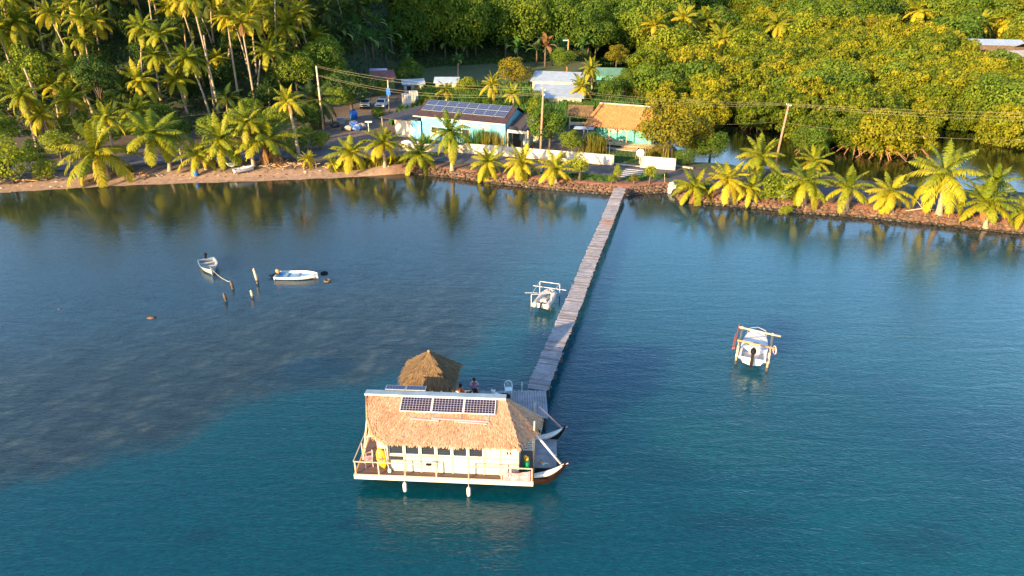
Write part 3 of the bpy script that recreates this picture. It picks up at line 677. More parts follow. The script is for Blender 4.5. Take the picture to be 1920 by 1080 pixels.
right = scatter(35, 330, 262, 420, 12, .03, lambda x, y: y > max(255, 0) and clear(x, y, 10) and inview(x, y, 1180) and y > np.interp(x, [35, 60, 100, 330], [215, 245, 262, 262]), 140)
left = scatter(-150, -24, 118, 215, 8, .02, lambda x, y: fc(x, y) and HT(x, y) > 1.6 and x <= -33 - (y-150)*.15, 150)
print('forest', len(mid), len(right), len(left))
for x, y, s_, row in mid:
    r = s_*rf.uniform(.62, .85); h = r*rf.uniform(1.0, 1.5)
    tree('forest_tree', (x, y, HT(x, y)), r, h, BROAD[rf.randrange(5)], f'forest tree behind houses, {rl(mid, x, row)} uphill', group='forest trees behind the houses', trunk=False, sz=rf.uniform(1, 1.4))
for x, y, s_, row in right:
    r = s_*rf.uniform(.55, .8); h = r*rf.uniform(.8, 1.3); me = rf.choice([MANG[0], MANG[2], OCHRE[0], BROAD[1], BROAD[3]])
    tree('forest_tree', (x, y, HT(x, y)), r, h, me, f'tree beyond the mangroves, {rl(right, x, row)} going back', group='trees beyond the mangroves', trunk=False)
for x, y, s_, row in left:
    r = s_*rf.uniform(.3, .46); h = r*rf.uniform(.5, .9)
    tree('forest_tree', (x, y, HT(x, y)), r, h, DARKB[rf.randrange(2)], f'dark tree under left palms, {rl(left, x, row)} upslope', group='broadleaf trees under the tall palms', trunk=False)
# low growth nobody could count: one mass of leaves over slope and field edges
rg = np.random.default_rng(3); nn = 190000
X = rg.uniform(-180, 60, nn); Y = rg.uniform(104, 262, nn); foot = np.interp(X, HF[:, 0], HF[:, 1])
k = (Y > foot - 3) & (X < .95*(Y*CP+8)) & ~((X > -36) & (X < -17) & (Y < 142)); X, Y = X[k], Y[k]
bmp_ = np.maximum(wobble(X, Y, 2.2, 21), -.2)*.9 + .35
Z = H(X, Y) + rg.random(len(X))*bmp_ + .1; C = np.stack([X, Y, Z], 1); n_ = len(C)
D = unit(rg.normal(0, 1, (n_, 3))*[1, 1, .7] + [0, 0, .5]); W = unit(np.cross(D, rg.normal(0, 1, (n_, 3)))); L = rg.uniform(.35, .95, n_)
tag(obj('undergrowth', quads_mesh('undergrowth', leaf_quads(C, D, W, L, L*.5), np.clip(rg.normal(.45, .22, n_), 0, 1), M['under'])), kind='stuff', label='dark leafy undergrowth on the slope', cat='undergrowth')
# ------------------------------------------------------------------ single trees and shrubs
def T(c, bpy_, Rpx, me, lab, cat='tree', nm='tree', br=5, sz=1, bx=None, trunk=True, minh=None, group=None):
    b = GT(bx if bx is not None else c[0], bpy_); q = AtY(c[0], c[1], b.y); r = Rpx*(q.y*CP+(CH-q.z)*SP)/F
    return tree(nm, b, r, max(q.z-b.z, minh or r*.5), me, lab, cat, sz=sz, trunk=trunk, base_r=br, tr=.12+r*.03, group=group)
T((1240,238),296,62,OCHRE[0],'big golden ochre tree hiding the right end of the thatched house',br=5.4)
T((1292,252),298,46,OCHRE[1],'right half of the big ochre tree clump beside the white wall',br=5.4)
T((1330,272),302,30,BROAD[1],'dark green bush between the ochre tree and the pond','shrub','bush')
T((1282,296),312,20,BROAD[2],'dark green bush at the end of the white wall','shrub','bush',minh=.8)
T((966,134),172,36,OCHRE[1],'round ochre tree left of the white sheet roofs',br=5.4)
T((1030,232),286,40,BROAD[0],'leafy tree behind the middle utility pole')
T((1000,212),262,22,BRIGHT[0],'yellow green sapling top left of the middle utility pole',br=3)
T((1072,262),290,24,BROAD[4],'dark round bush in front of the thatched house','shrub','bush',minh=1)
T((1155,102),124,24,OCHRE[0],'round tree standing alone at the foot of the forest',br=5.4)
T((1142,168),196,26,BROAD[2],'green tree between the white roofs and the thatched house')
T((1196,178),200,24,OCHRE[1],'yellow tree behind the thatched roof',br=5.4)
T((1170,150),186,24,BROAD[3],'green tree in front of the far green roof')
T((660,165),206,52,DARKB[0],'large dark tree shading the parked vehicles',sz=.75)
T((612,112),190,46,BROAD[2],'wide tree behind the left utility pole')
T((560,128),196,36,BROAD[1],'scrubby olive tree among the left palms')
T((770,132),160,28,BROAD[3],'rounded green garden tree between red roof and white shed')
T((872,160),178,20,BRIGHT[1],'light green bush beside the white shed','shrub','bush',br=3,minh=1)
T((712,212),222,14,BROAD[0],'small bush beside the white truck','shrub','bush',minh=.8)
T((925,16),84,34,BROAD[1],'dark tree on the hill above the round ochre tree')
T((985,38),92,40,OCHRE[0],'large golden tree on the hill above the bananas',br=5.4)
T((1248,84),140,44,BRIGHT[2],'bright yellow green tree at the left edge of the mangroves',br=3)
T((1222,128),168,32,BRIGHT[0],'bright tree below the golden palm at the mangrove edge',br=3)
T((1300,100),140,44,BRIGHT[1],'bright leafy tree under the golden palms',br=3)
T((1400,92),128,40,BRIGHT[2],'loose bright green tree below the flat topped tree',br=3)
T((1560,40),92,46,BROAD[0],'large spreading tree on the skyline of the mangroves')
T((1500,60),104,40,BRIGHT[0],'green tree right of the palm by the flat topped tree',br=3)
T((1620,60),98,34,OCHRE[1],'yellow green tree above the middle of the mangroves',br=5.4)
T((26,298),346,44,BRIGHT[0],'bright green shrub at the left end of the beach','shrub','shrub',br=3)
T((-20,320),352,36,BRIGHT[1],'bright shrub cut by the left picture edge','shrub','shrub',br=3)
T((88,318),338,24,BRIGHT[2],'low olive shrub on the beach left of the broad palm','shrub','shrub',br=3,minh=.6)
T((116,270),300,28,BRIGHT[1],'bright shrub behind the beach left of the broad palm','shrub','shrub',br=3)
T((82,135),230,36,BRIGHT[0],'tall bright green tree left of the yellow palm',br=3,sz=1.4)
T((200,142),235,44,DARKB[1],'dark twiggy tree right of the yellow palm')
T((560,262),284,30,BRIGHT[1],'large leaved bright shrub at the roadside left','shrub','shrub',br=3,minh=.8)
T((600,262),280,20,BRIGHT[2],'yellow green shrub at the foot of the left utility pole','shrub','shrub',br=3,minh=.8)
T((1086,308),340,22,BRIGHT[0],'round bright shrub on the bank right of the nearest palm','shrub','shrub',br=3)
T((1448,352),390,36,BRIGHT[2],'spreading bright bush on the causeway left of the white block','shrub','shrub',br=3,sz=.9)
T((1470,420-26),408,12,BRIGHT[1],'small yellow bush growing out of the sea wall','shrub','shrub',br=3,trunk=False,minh=.4)
T((1156,322),342,9,BRIGHT[0],'narrow yellow croton bush left of the jetty head','shrub','shrub',br=3,sz=1.6)
T((1146,334),346,8,BRIGHT[1],'tiny yellow bush beside the jetty head','shrub','shrub',br=3)
T((1217,322),346,12,BRIGHT[2],'orange yellow croton on a thin stem right of the jetty','shrub','shrub',br=3,sz=1.3)
T((1188,334),347,10,OCHRE[0],'reddish croton bush just right of the jetty head','shrub','shrub',br=5.4)
T((1115,262),286,18,BROAD[3],'grey green shrub in the garden of the thatched house','shrub','shrub',minh=1)
T((240,322),330,12,OCHRE[1],'low brown bush between two leaning beach palms','shrub','shrub',br=5.4,minh=.4,trunk=False)
SHX2 = [150,330,395,470,440,520,300,205,60,575,630,250,12,500,640,720,800,1055,900,1000,1210,1090,870,930]
SHN = [nth(1+sum(q < v for q in SHX2))+' from the left' for v in SHX2]; SHB = []
for k, (cx, cy, by, r) in enumerate([(150,235,262,30),(330,240,262,30),(395,238,262,26),(470,215,262,34),(440,240,270,22),(520,222,262,30),(300,215,250,30),(205,250,276,26),(60,285,300,26),(575,215,250,28),(630,130,190,34),(250,232,262,24),(12,240,280,30),(500,240,272,24),(640,180,214,26),(720,165,180,20),(800,190,203,18),(1055,110,140,22),(900,190,204,22),(1000,185,204,22),(1210,120,160,30),(1090,205,225,20),(870,205,214,20),(930,205,214,18)]):
    SHB.append((cx, cy))
    side = 'left' if cx < 700 else 'right'
    T((cx, cy), by, r, BROAD[k % 5], f'dark green shrub, {SHN[k]} in the undergrowth behind the road', 'shrub', 'shrub', minh=.8, trunk=False, group='dark shrubs behind the road')

# flat topped pale tree
b = GT(1376, 70); root = thing('flat_topped_tree', b, 'white barked flat topped tree with umbrella crown at the top right', 'tree')
top = AtY(1378, 14, b.y) - b; mb = MB(); mb.tube([(0,0,-.5), top*.6, top], [.4,.3,.15], 7); P_ = []; rg = np.random.default_rng(8)
for k in range(11):
    a = k*.571; rr = random.uniform(3.5, 7.5); e = top + Vector((rr*math.cos(a), rr*math.sin(a), random.uniform(-.8, 1)))
    mb.tube([top*random.uniform(.5, .75), (top*.7+e)*.5+Vector((0,0,-.3)), e], [.16,.1,.05], 5)
    n_ = 200; C = np.array(e)+rg.normal(0, 1, (n_,3))*[1.3,1.3,.28]; D = unit(rg.normal(0,1,(n_,3))*[1,1,.5]); W = unit(np.cross(D, rg.normal(0,1,(n_,3)))); P_.append(leaf_quads(C, D, W, np.full(n_,.5), np.full(n_,.3)))
e2 = top*.25; mb.tube([top*.05, e2+Vector((4,0,3)), e2+Vector((8,0,6.5))], [.2,.14,.06], 5)
mb.build('trunk', M['pole'], root, True); P_ = np.concatenate(P_); obj('crown', quads_mesh('crown', P_, rg.random(len(P_)), M['ochre']), root)

# banana plants
def banana_mesh(seed, dry=False):
    rg = np.random.default_rng(seed); Q = []; rn = []
    for i in range(11):
        az = i*2.4+rg.normal(0,.2); e0 = 1.45 - .11*i; L = 2.6*(1+rg.normal(0,.1)); s = np.linspace(0,1,9); el = e0 - (1.1+.1*i)*s**1.6
        rr = np.cumsum(np.cos(el))*L/9; zz = np.cumsum(np.sin(el))*L/9; ca, sa = math.cos(az), math.sin(az)
        P = np.stack([rr*ca, rr*sa, zz+2.6], 1); S = np.array([-sa, ca, 0]); w = (.36*np.sin(np.clip(s*1.0+.08,0,1)*math.pi)**.5)[:,None]
        for sg in (-1,1):
            up = np.array([0,0,-.25 if i > 5 else .18]); a = P; o_ = P + S*sg*w + up*w*1.0
            Q.append(np.stack([a[:-1], a[1:], o_[1:], o_[:-1]], 1)); rn.append(np.full(8, np.clip(.3+.05*i+rg.normal(0,.1),0,1)) + rg.uniform(-.08,.08,8))
    return quads_mesh('leaves', np.concatenate(Q), np.clip(np.concatenate(rn),0,1), M['dead' if dry else 'banana'])
BAN = [banana_mesh(s) for s in (1,2,3)]; BAND = banana_mesh(4, True)
mb = MB(); mb.tube([(0,0,-.3),(.05,0,1.4),(0,0,2.7)], [.17,.14,.09], 7); STEM = mb.mesh('stem', M['woodbark'], True)
def BPOS(x, y):
    if x > 1150: return 'alone beside the green roofed house'
    if x == 1085: return 'just in front of the white sheet roof'
    row_ = 'front' if y > 120 else ('rear' if y < 95 else 'middle'); L = sorted(q for q, w in BXY if ('front' if w > 120 else ('rear' if w < 95 else 'middle')) == row_)
    return f'{nth(1+L.index(x))} from left in the {row_} of the grove'
BXY = [(662,108),(685,112),(700,116),(716,110),(735,104),(752,112),(775,100),(797,98),(815,100),(835,112),(856,108),(876,114),(893,110),(948,114),(970,118),(1006,122),(1022,126),(1036,124),(1052,122),(1092,112),(1102,110),(1116,112),(725,128),(765,130),(860,132),(640,100),(672,86),(705,84),(745,82)]
for k, (x, y, s, dry) in enumerate([(662,108,1.5,0),(685,112,1.5,0),(700,116,1.7,0),(716,110,1.6,0),(735,104,1.7,0),(752,112,1.5,0),(775,100,1.6,0),(797,98,1.9,1),(815,100,1.7,0),(835,112,1.6,0),(856,108,1.4,0),(876,114,1.4,0),(893,110,1.3,0),(948,114,1.6,0),(970,118,1.5,0),(1006,122,1.5,0),(1022,126,1.9,1),(1036,124,1.5,0),(1052,122,1.6,0),(1092,112,1.5,0),(1102,110,1.7,0),(1116,112,1.4,0),(725,128,1.4,0),(765,130,1.4,0),(860,132,1.0,0),(640,100,1.5,0),(672,86,1.6,0),(705,84,1.6,0),(745,82,1.6,0),(1085,188,1.1,0),(1162,184,1.0,0)]):
    b = GT(x, y); lab = f'green banana plant with drooping leaves standing {BPOS(x, y)}' if not dry else ('withered brown banana plant in the grove above the white shed' if x < 900 else 'withered brown banana plant left of the far wooden pole')
    r = thing('banana_plant', b, lab, 'banana plant', rz=k*1.3, group=None if dry else 'banana plants at the foot of the hill'); r.scale = (s,s,s); obj('leaves', BAND if dry else BAN[k%3], r); obj('stem', STEM, r)

# grasses nobody could count
def blades(name, X, Y, hmax, mt, n, lean=.25, wid=.06, z0=None, kind='stuff', label=None, cat=None, seed=1):
    rg = np.random.default_rng(seed); Z = H(X, Y) if z0 is None else np.full(len(X), z0); h = hmax*rg.uniform(.45,1.1,len(X)); a = rg.uniform(0,6.28,len(X))
    d = np.stack([np.cos(a), np.sin(a), np.zeros(len(X))],1); b = np.stack([X,Y,Z-.05],1); w = np.stack([-np.sin(a),np.cos(a),np.zeros(len(X))],1)*wid; tp = b + d*(h*lean*rg.random(len(X)))[:,None]; tp[:,2] += h; md = (b+tp)/2; md[:,2] += .04*h
    me = quads_mesh(name, np.stack([b-w,b+w,tp+w*.2,tp-w*.2],1), rg.random(len(X)), M[mt]); return tag(obj(name, me), label, cat, kind=kind)
rg = np.random.default_rng(12)
X = rg.uniform(-24.5,-14.5,5000); Y = shoreY(X)+rg.uniform(2.2,4.4,5000)+.4*wobble(X,X*0,3); blades('yellow_grass', X, Y, .75, 'reed', 0, label='yellow grass along the bank', cat='grass')
X = rg.uniform(4,24,9000); Y = shoreY(X)+rg.uniform(2.2,4.6,9000); k = wobble(X,Y,2,4) > -.3; k &= ~((X > 12.4)&(X < 14.4)); blades('verge_grass', X[k], Y[k], .28, 'grassblade', 0, label='short grass beside the road', cat='grass', seed=2)
X = rg.uniform(-21,26,34000); Y = rg.uniform(117,160,34000); k = (wobble(X,Y,7,6) > -.45); blades('cane_grass', X[k], Y[k], 1.5, 'grassblade', 0, wid=.12, label='tall green cane grass behind the houses', cat='grass', seed=3)
X = rg.uniform(10,22,6000); Y = rg.uniform(92.5,99,6000); blades('lawn_grass', X, Y, .18, 'grassblade', 0, label='lawn behind the white wall', cat='grass', seed=4)
def reeds(c, n, rad, h, lab, s):
    rg = np.random.default_rng(s); X = c.x+rg.normal(0,rad[0],n); Y = c.y+rg.normal(0,rad[1],n); o = blades('reed_clump', X, Y, h, 'reed' if s % 2 else 'grassblade', 0, wid=.05, kind='stuff', label=lab, cat='reeds', seed=s); return o
reeds(G(902,274,1), 500, (1.9,.4), 2.7, 'tall reeds growing against the blue house wall', 30)
reeds(G(927,276,1), 260, (.9,.3), 2.4, 'thinner reeds below the right window of the blue house', 31)
reeds(G(1112,287,1), 420, (.9,.5), 2.6, 'clump of pale reeds behind the white wall', 33)
reeds(G(1225,296,1), 300, (1.2,.4), 2.0, 'yellow reeds below the big ochre tree', 35)
reeds(G(797,270,1), 160, (.6,.3), 1.8, 'small plant clump by the left end of the blue wall', 36)

# ------------------------------------------------------------------ sea walls, stones, debris
def seawall(x0, x1, lab, step=.34):
    mb = MB(); random.seed(int(x0*10)); x = x0
    while x < x1:
        for row, (dy, z, r) in enumerate(((-.15,.0,.32),(.02,.32,.27),(.22,.62,.24),(.5,.80,.15))):
            xx = x + random.uniform(-.2,.2); y = float(shoreY(xx)) + dy + random.uniform(-.12,.12); r *= random.uniform(.6,1.0)
            mb.ball((xx, y, z+random.uniform(-.06,.06)), r, 7, 5, sc=(random.uniform(1.0,1.6), .9, .75), jit=.2, mi=1 if row == 0 else (2 if random.random() < .3 else 0))
        x += step*random.uniform(.8,1.2)
    return tag(mb.build('sea_wall', [M['rock'], M['rockwet'], M['woodbark']]), lab, 'sea wall')
xj = G(1163, 364)[0]
seawall(-14.2, xj-.5, 'long low reddish stone sea wall left of the jetty')
seawall(xj+1.1, G(1250,360)[0], 'short grey stone bank between jetty and white culvert')
seawall(G(1275,378)[0], 66, 'curving stone sea wall under the causeway palms', .36)
rg = np.random.default_rng(15); mb = MB()
for k in range(420):
    x = rg.uniform(-66,-14); y = float(shoreY(x)) + abs(rg.normal(3.6,1.5)); r = abs(rg.normal(.05,.05))+.03; mb.ball((x,y,HT(x,y)+.01), r, 5, 4, jit=.2, sc=(1.4,1,.6), mi=0 if k % 3 else 1)
tag(mb.build('beach_litter', [M['rock'], M['ducts']]), 'scattered stones and husks on the sand', 'litter', kind='stuff')
def debris(c, n, r, lab, s):
    random.seed(s); mb = MB()
    for k in range(n):
        a = random.uniform(0,6.28); q = Vector((random.gauss(0,r), random.gauss(0,r*.35), random.uniform(.02,.35))); l = random.uniform(.4,1.3)
        mb.tube([q, q+Vector((l*math.cos(a), l*.6*math.sin(a), random.uniform(-.05,.3)))], [.05,.03], 5, mi=k%3)
    o = mb.build('debris_heap', [M['orangewood'], M['ducts'], M['rock']]); o.location = c; return tag(o, lab, 'debris heap', kind='stuff')
debris(GT(545,316), 130, 1.7, 'brown heap of dead fronds and wood under the dry leaning palm', 1)
debris(GT(262,334), 60, 1.0, 'small pile of driftwood between two beach palms', 2)
mb = MB(); mb.tube([(-1.6,0,.1),(0,.1,.14),(1.7,-.1,.1)], [.10,.12,.07], 7); o = mb.build('driftwood_log', M['orangewood'], smooth=True); o.location = GT(50,344); tag(o, 'long driftwood log on the sand at far left', 'driftwood')
# dry hanging fronds of the leaning palm
b = GT(535,308); q = AtY(497,262,b.y); Qd = []
rgd = np.random.default_rng(77)
for k in range(5):
    fr = frond_arrays(5.0, -.75-.12*k, -.45+.5*k*(.3 if k < 3 else -4), .35, 26, rgd, wl=.14, leafl=1.1); Qd.append(fr)
Qd = np.concatenate(Qd); o = obj('dry_fronds', quads_mesh('dry_fronds', Qd, rgd.random(len(Qd)), M['dead']))
for r_ in [x for x in COL.objects if x.get('label','').startswith('coconut palm with a dry orange')]: o.parent = r_; o.location = q - r_.location

# ------------------------------------------------------------------ thatched roofs
def thatch_roof(name, facets, nstraw, mt, parent=None, thick=.16, fringe=(), sl=.5, sw=.045, seed=1, loc=None):
    """facets: (eaveL, eaveR, ridgeR, ridgeL) quads; straws run from ridge to eave"""
    rg = np.random.default_rng(seed); Q = []; rn = []; V = lambda p: np.array(p, float)
    ar = [np.linalg.norm(np.cross(V(f[1])-V(f[0]), V(f[3])-V(f[0])))/2+np.linalg.norm(np.cross(V(f[2])-V(f[1]), V(f[3])-V(f[1])))/2 for f in facets]
    for f, A in zip(facets, ar):
        a, b_, c, d = map(V, f); Q.append(np.stack([[a,b_,c,d]])); rn.append([.35]); dn = np.array([0,0,-thick]); Q.append(np.stack([[a+dn,b_+dn,c+dn,d+dn]])); rn.append([.1]); Q.append(np.stack([[a,b_,b_+dn,a+dn],[b_,c,c+dn,b_+dn],[a,d,d+dn,a+dn]])); rn.append([.3]*3)
        n = int(nstraw*A/sum(ar)); s = rg.random(n); t_ = rg.random(n)
        top = d + (c-d)*s[:,None]; bot = a + (b_-a)*s[:,None]; P = top + (bot-top)*t_[:,None]
        dirn = unit(bot-top); nrm = unit(np.cross(b_-a, d-a)); nrm = nrm if nrm[2] > 0 else -nrm
        side = unit(np.cross(dirn, nrm)); L = sl*rg.uniform(.5,1.2,n)
        dv = unit(dirn + side*rg.normal(0,.12,(n,1))); w = side*(sw*rg.uniform(.6,1.4,n)/2)[:,None]
        p0 = P + nrm*.012; p1 = P + dv*L[:,None] + nrm*rg.uniform(.02,.085,(n,1))
        Q.append(np.stack([p0-w,p0+w,p1+w,p1-w],1)); rn.append(np.clip(rg.normal(.55,.25,n),0,1))
    for (a, b_) in fringe:
        a, b_ = V(a), V(b_); n = int(np.linalg.norm(b_-a)*42); s = rg.random((n,1)); p = a + (b_-a)*s; side = unit(b_-a)*(sw*.7); out = unit(np.cross(b_-a, [0,0,1]))*1
        p1 = p + np.array([0,0,-1])*rg.uniform(.06,.22,(n,1)) + out*rg.normal(.04,.05,(n,1)); Q.append(np.stack([p-side,p+side,p1+side*.4,p1-side*.4],1)); rn.append(np.clip(rg.normal(.5,.25,n),0,1))
    o = obj(name, quads_mesh(name, np.concatenate([np.asarray(q) for q in Q]), np.concatenate([np.asarray(r, float) for r in rn]), M[mt]), parent); return o

# ------------------------------------------------------------------ houseboat
O_ = G(666, 888.5, .95); E_ = G(998, 902.5, .95); BA = math.atan2(E_.y-O_.y, E_.x-O_.x); BL = (E_-O_).length
boat = thing('houseboat', (O_.x, O_.y, 0), 'thatched double hulled houseboat with white cabin moored at the end of the jetty', 'houseboat', rz=BA)
BM = Matrix.Translation((O_.x, O_.y, 0)) @ Matrix.Rotation(BA, 4, 'Z')
def BW(u, v, z): return BM @ Vector((u, v, z))
mb = MB()
for k in range(28): mb.box((BL/2, .09+k*.178, .90), (BL-.02, .165, .07), mi=0)
mb.build('deck', M['decking'], boat)
mb = MB(); mb.box((BL/2, -.05, .84), (BL+.1, .10, .27)); mb.build('deck_beam', M['cream'], boat)
mb = MB(); mb.box((-.03, 2.5, .82), (.10, 4.99, .22)); mb.box((BL+.03, 2.5, .80), (.06, 4.99, .2)); mb.box((BL/2, 5.05, .80), (BL, .08, .2)); mb.build('deck_frame', M['orangewood'], boat)
mb = MB()
for k in range(7): mb.box((.6+k*1.35, 2.5, .77), (.14, 4.7, .14))
mb.build('cross_beam', M['pile'], boat)
def hull(v0, mt):
    us = [.2,.8,2,4,6,8,9.3,10,10.5,10.85,11.1]; mb = MB(); n = len(us)
    hw = [.2,.3,.34,.34,.34,.34,.22,.19,.14,.09,.04]; sh = [.70]*6+[.62,.78,1.02,1.27,1.52]; kl = [-.1,-.35,-.45,-.5,-.5,-.5,-.42,-.15,.28,.80,1.35]
    for u, w, s, k in zip(us, hw, sh, kl):
        m_ = (s+k)/2
        mb.v += [(u, v0-w, s), (u, v0-w*.85, m_), (u, v0, k), (u, v0+w*.85, m_), (u, v0+w, s)]
    for i in range(n-1):
        for j in range(4): a = i*5+j; mb.f.append((a, a+1, a+6, a+5)); mb.mi.append(0)
        a = i*5; mb.f.append((a, a+5, a+9, a+4)); mb.mi.append(0)
    mb.f.append((0,4,3,2,1)); mb.mi.append(0); e = (n-1)*5; mb.f.append((e,e+1,e+2,e+3,e+4)); mb.mi.append(0)
    h = mb.build('hull', [M[mt], M['whitegel']], boat)
    b2 = MB(); pts = [(u, v0-w-.015, s+.03) for u, w, s in zip(us[6:10], hw[6:10], sh[6:10])]; b2.tube(catmull([Vector(p) for p in pts], 4), [.05+.10*math.sin(math.pi*min(1,(k+1)/12.5)**.8) for k in range(13)], 8)
    b2.build('gunwale', M['whitegel'], h)
    b3 = MB(); b3.tube([(10.8, v0-.04, 1.30), (11.18, v0, 1.40)], [.035,.03], 6); b3.build('bow_fitting', M['pink'], h)
    return h
hull(1.0, 'hull'); hull(4.2, 'hullblack')
mb = MB()
for k in range(16): mb.box((9.98, 1.52+k*.155, .66), (1.2, .14, .05))
mb.build('bow_platform', M['plank'], boat)
# cabin
W0, W1, WV = 1.78, 8.6, .42; bay = (7.62-W0)/7
mb = MB(); mb.box(((W0+W1)/2, WV, 1.475), (W1-W0, .06, 1.05)); mb.box(((W0+W1)/2, WV, 2.94), (W1-W0, .06, .16))
mb.box(((7.62+W1)/2, WV, 2.43), (W1-7.62, .06, .86))
mb.box((W0+.03, 1.75, 2.0), (.06, 2.6, 2.1)); mb.box((W1-.03, 2.1, 2.0), (.06, 1.9, 2.1)); mb.box(((W0+W1)/2, 3.08, 2.0), (W1-W0-.13, .06, 2.1))
mb.build('cabin_wall', M['cream'], boat)
mb = MB()
for k in range(8): mb.box((W0+k*bay, WV-.045, 1.93), (.075, .03, 2.0), mi=0)
mb.box((W1-.03, WV-.045, 1.93), (.07, .03, 2.0)); mb.box(((W0+W1)/2, WV-.062, 2.005), (W1-W0, .055, .06))
mb.build('wall_battens', M['pole'], boat)
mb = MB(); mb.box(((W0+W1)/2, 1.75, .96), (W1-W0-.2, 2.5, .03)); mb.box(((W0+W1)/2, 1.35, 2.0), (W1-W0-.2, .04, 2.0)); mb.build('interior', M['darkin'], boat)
for k in range(7):
    u0, u1 = W0+k*bay+.075, W0+(k+1)*bay-.075; c = (u0+u1)/2; lo, hi = 2.04, 2.86
    fr = MB(); fr.box((u0-.02, WV-.02, (lo+hi)/2), (.045,.05,hi-lo)); fr.box((u1+.02, WV-.02, (lo+hi)/2), (.045,.05,hi-lo)); fr.box((c, WV-.02, lo+.02), (u1-u0, .05, .045)); fr.box((c, WV-.02, hi-.02), (u1-u0,.05,.045))
    f = fr.build('window', M['whitegel'], boat)
    if k == 6:
        g = MB(); g.box((c, WV+.02, (lo+hi)/2), (u1-u0, .015, hi-lo-.06)); g.build('pink_lit_sheet', M['pink'], f)  # pink sheet added to stand for the warm pink light inside
        for s_ in (-.14, .14):
            lm = bpy.data.materials.get('lamp_glow')
            if not lm:
                lm, tt, pp = new_mat('lamp_glow'); pp.inputs['Emission Color'].default_value = (1,.72,.4,1); pp.inputs['Emission Strength'].default_value = 1.2; pp.inputs['Base Color'].default_value = (.8,.7,.5,1)
            g = MB(); g.ball((c+s_, WV-.03, 2.42 - s_*.3), .085, 10, 7); g.build('lamp', lm, f, True)
    else:
        g = MB()
        for j in range(6): g.box((c, WV+.01, lo+.09+j*.125), (u1-u0-.03, .012, .085), rx=-.75)
        g.build('louvre', M['glass'], f)
    if k == 0:
        g = MB(); g.box((c, WV-.034, 1.80), (u1-u0, .01, .22)); g.build('vent_pane', M['glass'], f)
# two small figures painted on the blank panel
mb = MB()
for s_, hh in ((8.0,.17),(8.17,.13)): mb.ball((s_, WV-.034, 2.45+hh*.9), .035, 8, 5, sc=(1,.15,1)); mb.box((s_, WV-.036, 2.40), (.07,.008,hh)); mb.box((s_-.03, WV-.037, 2.33), (.03,.008,.1)); mb.box((s_+.03, WV-.037, 2.33), (.03,.008,.1))
mb.build('painted_figures', M['cloth_d'], boat)
# roof
RZ, EZ, RV = 4.32, 3.20, 2.5
RL, RR_ = (.28, RV, RZ), (7.75, RV, RZ); A_ = (8.66,-.10,EZ); B_ = (9.47,1.4,EZ-.12); C_ = (9.6,2.75,EZ-.15); D_ = (8.66,3.35,EZ-.05)
def sl(u, v): s = (v+.1)/(RV+.1); return (u, v, EZ+(RZ-EZ)*s)
F1 = [sl(1.75,-.1), sl(1.12,.18), sl(.62,1.1)]
facets = [(F1[0], A_, RR_, sl(3.2, RV)), (F1[2], sl(2.4,1.15), sl(3.2,RV), RL), (F1[1], sl(2.1,.32), sl(2.4,1.15), F1[2]), (F1[0], sl(1.85,-.08), sl(2.1,.32), F1[1]), (F1[0], sl(3.2,RV), sl(2.4,1.15), sl(1.85,-.08)),
          (A_, B_, RR_, RR_), (B_, C_, RR_, RR_), (C_, D_, RR_, RR_), (D_, (1.0,3.35,EZ-.05), RL, RR_)]
thatch_roof('roof', facets, 26000, 'thatch', boat, fringe=[(F1[0],A_),(A_,B_),(B_,C_),(F1[1],F1[0]),(F1[2],F1[1])], sl=.30, sw=.03, seed=5)
mb = MB(); mb.tube([RL, F1[2], F1[1], F1[0]], .075, 7); mb.build('roof_edge_roll', M['thatch'], boat, True)
mb = MB(); mb.box((4.0, RV+.08, RZ+.05), (7.6, .50, .05), rx=-.14); mb.box((4.0, RV-.17, RZ+.045), (7.6, .05, .08)); mb.build('ridge_cap', M['ridge'], boat)
sa = math.atan2(RZ-EZ, RV+.1); st = Vector((0, -math.cos(sa), -math.sin(sa))); sn = Vector((0, -math.sin(sa), math.cos(sa)))
def pv(parent, c, w, h, ux, dn, nrm, mt, fm='whitegel', name='solar_panel', cells=.035):
    ux, dn, nrm = Vector(ux).normalized(), Vector(dn).normalized(), Vector(nrm).normalized(); mb = MB(); c = Vector(c); b = len(mb.v)
    for k in (0, -.05):
        for i, j in ((-1,1),(1,1),(1,-1),(-1,-1)): mb.v.append(tuple(c + ux*i*w/2 + dn*j*h/2 + nrm*k))
    for q in ((0,1,2,3),(7,6,5,4),(0,4,5,1),(1,5,6,2),(2,6,7,3),(3,7,4,0)): mb.f.append(tuple(b+i for i in q)); mb.mi.append(0)
    o = mb.build(name, M[fm], parent); g = MB(); cc = c + nrm*.004; w2, h2 = w/2-cells, h/2-cells
    g.face([cc-ux*w2+dn*h2, cc+ux*w2+dn*h2, cc+ux*w2-dn*h2, cc-ux*w2-dn*h2], 0, [(0,0),(1,0),(1,1),(0,1)]); g.build('cells', M[mt], o); return o
for k in range(3):
    c = Vector((2.25+.83+k*1.69, RV, RZ)) + st*.64 + sn*.14; pv(boat, c, 1.66, .9, (1,0,0), st, sn, 'pv')
mb = MB()
for k in range(4): c = Vector((2.6+k*1.45, RV, RZ)) + st*.74 + sn*.05; mb.box(c, (.05, 1.2, .06), rx=sa)
mb.build('panel_rail', M['alu'], boat)
for k in range(2): pv(boat, (1.75+k*1.12, RV+.52, RZ+.12), 1.08, .42, (1,0,0), (0,-1,.02), (0,.02,1), 'pvblue', 'alu')
mb = MB()
for x0, x1, dd_ in ((2.9,4.4,1.47),(4.0,7.0,1.42),(5.2,6.9,1.55)): a = Vector((x0,RV,RZ))+st*dd_+sn*.09; b = Vector((x1,RV,RZ))+st*(dd_+.08)+sn*.09; mb.beam(a,b,.10,.03)
mb.build('roof_batten', M['pink'], boat)
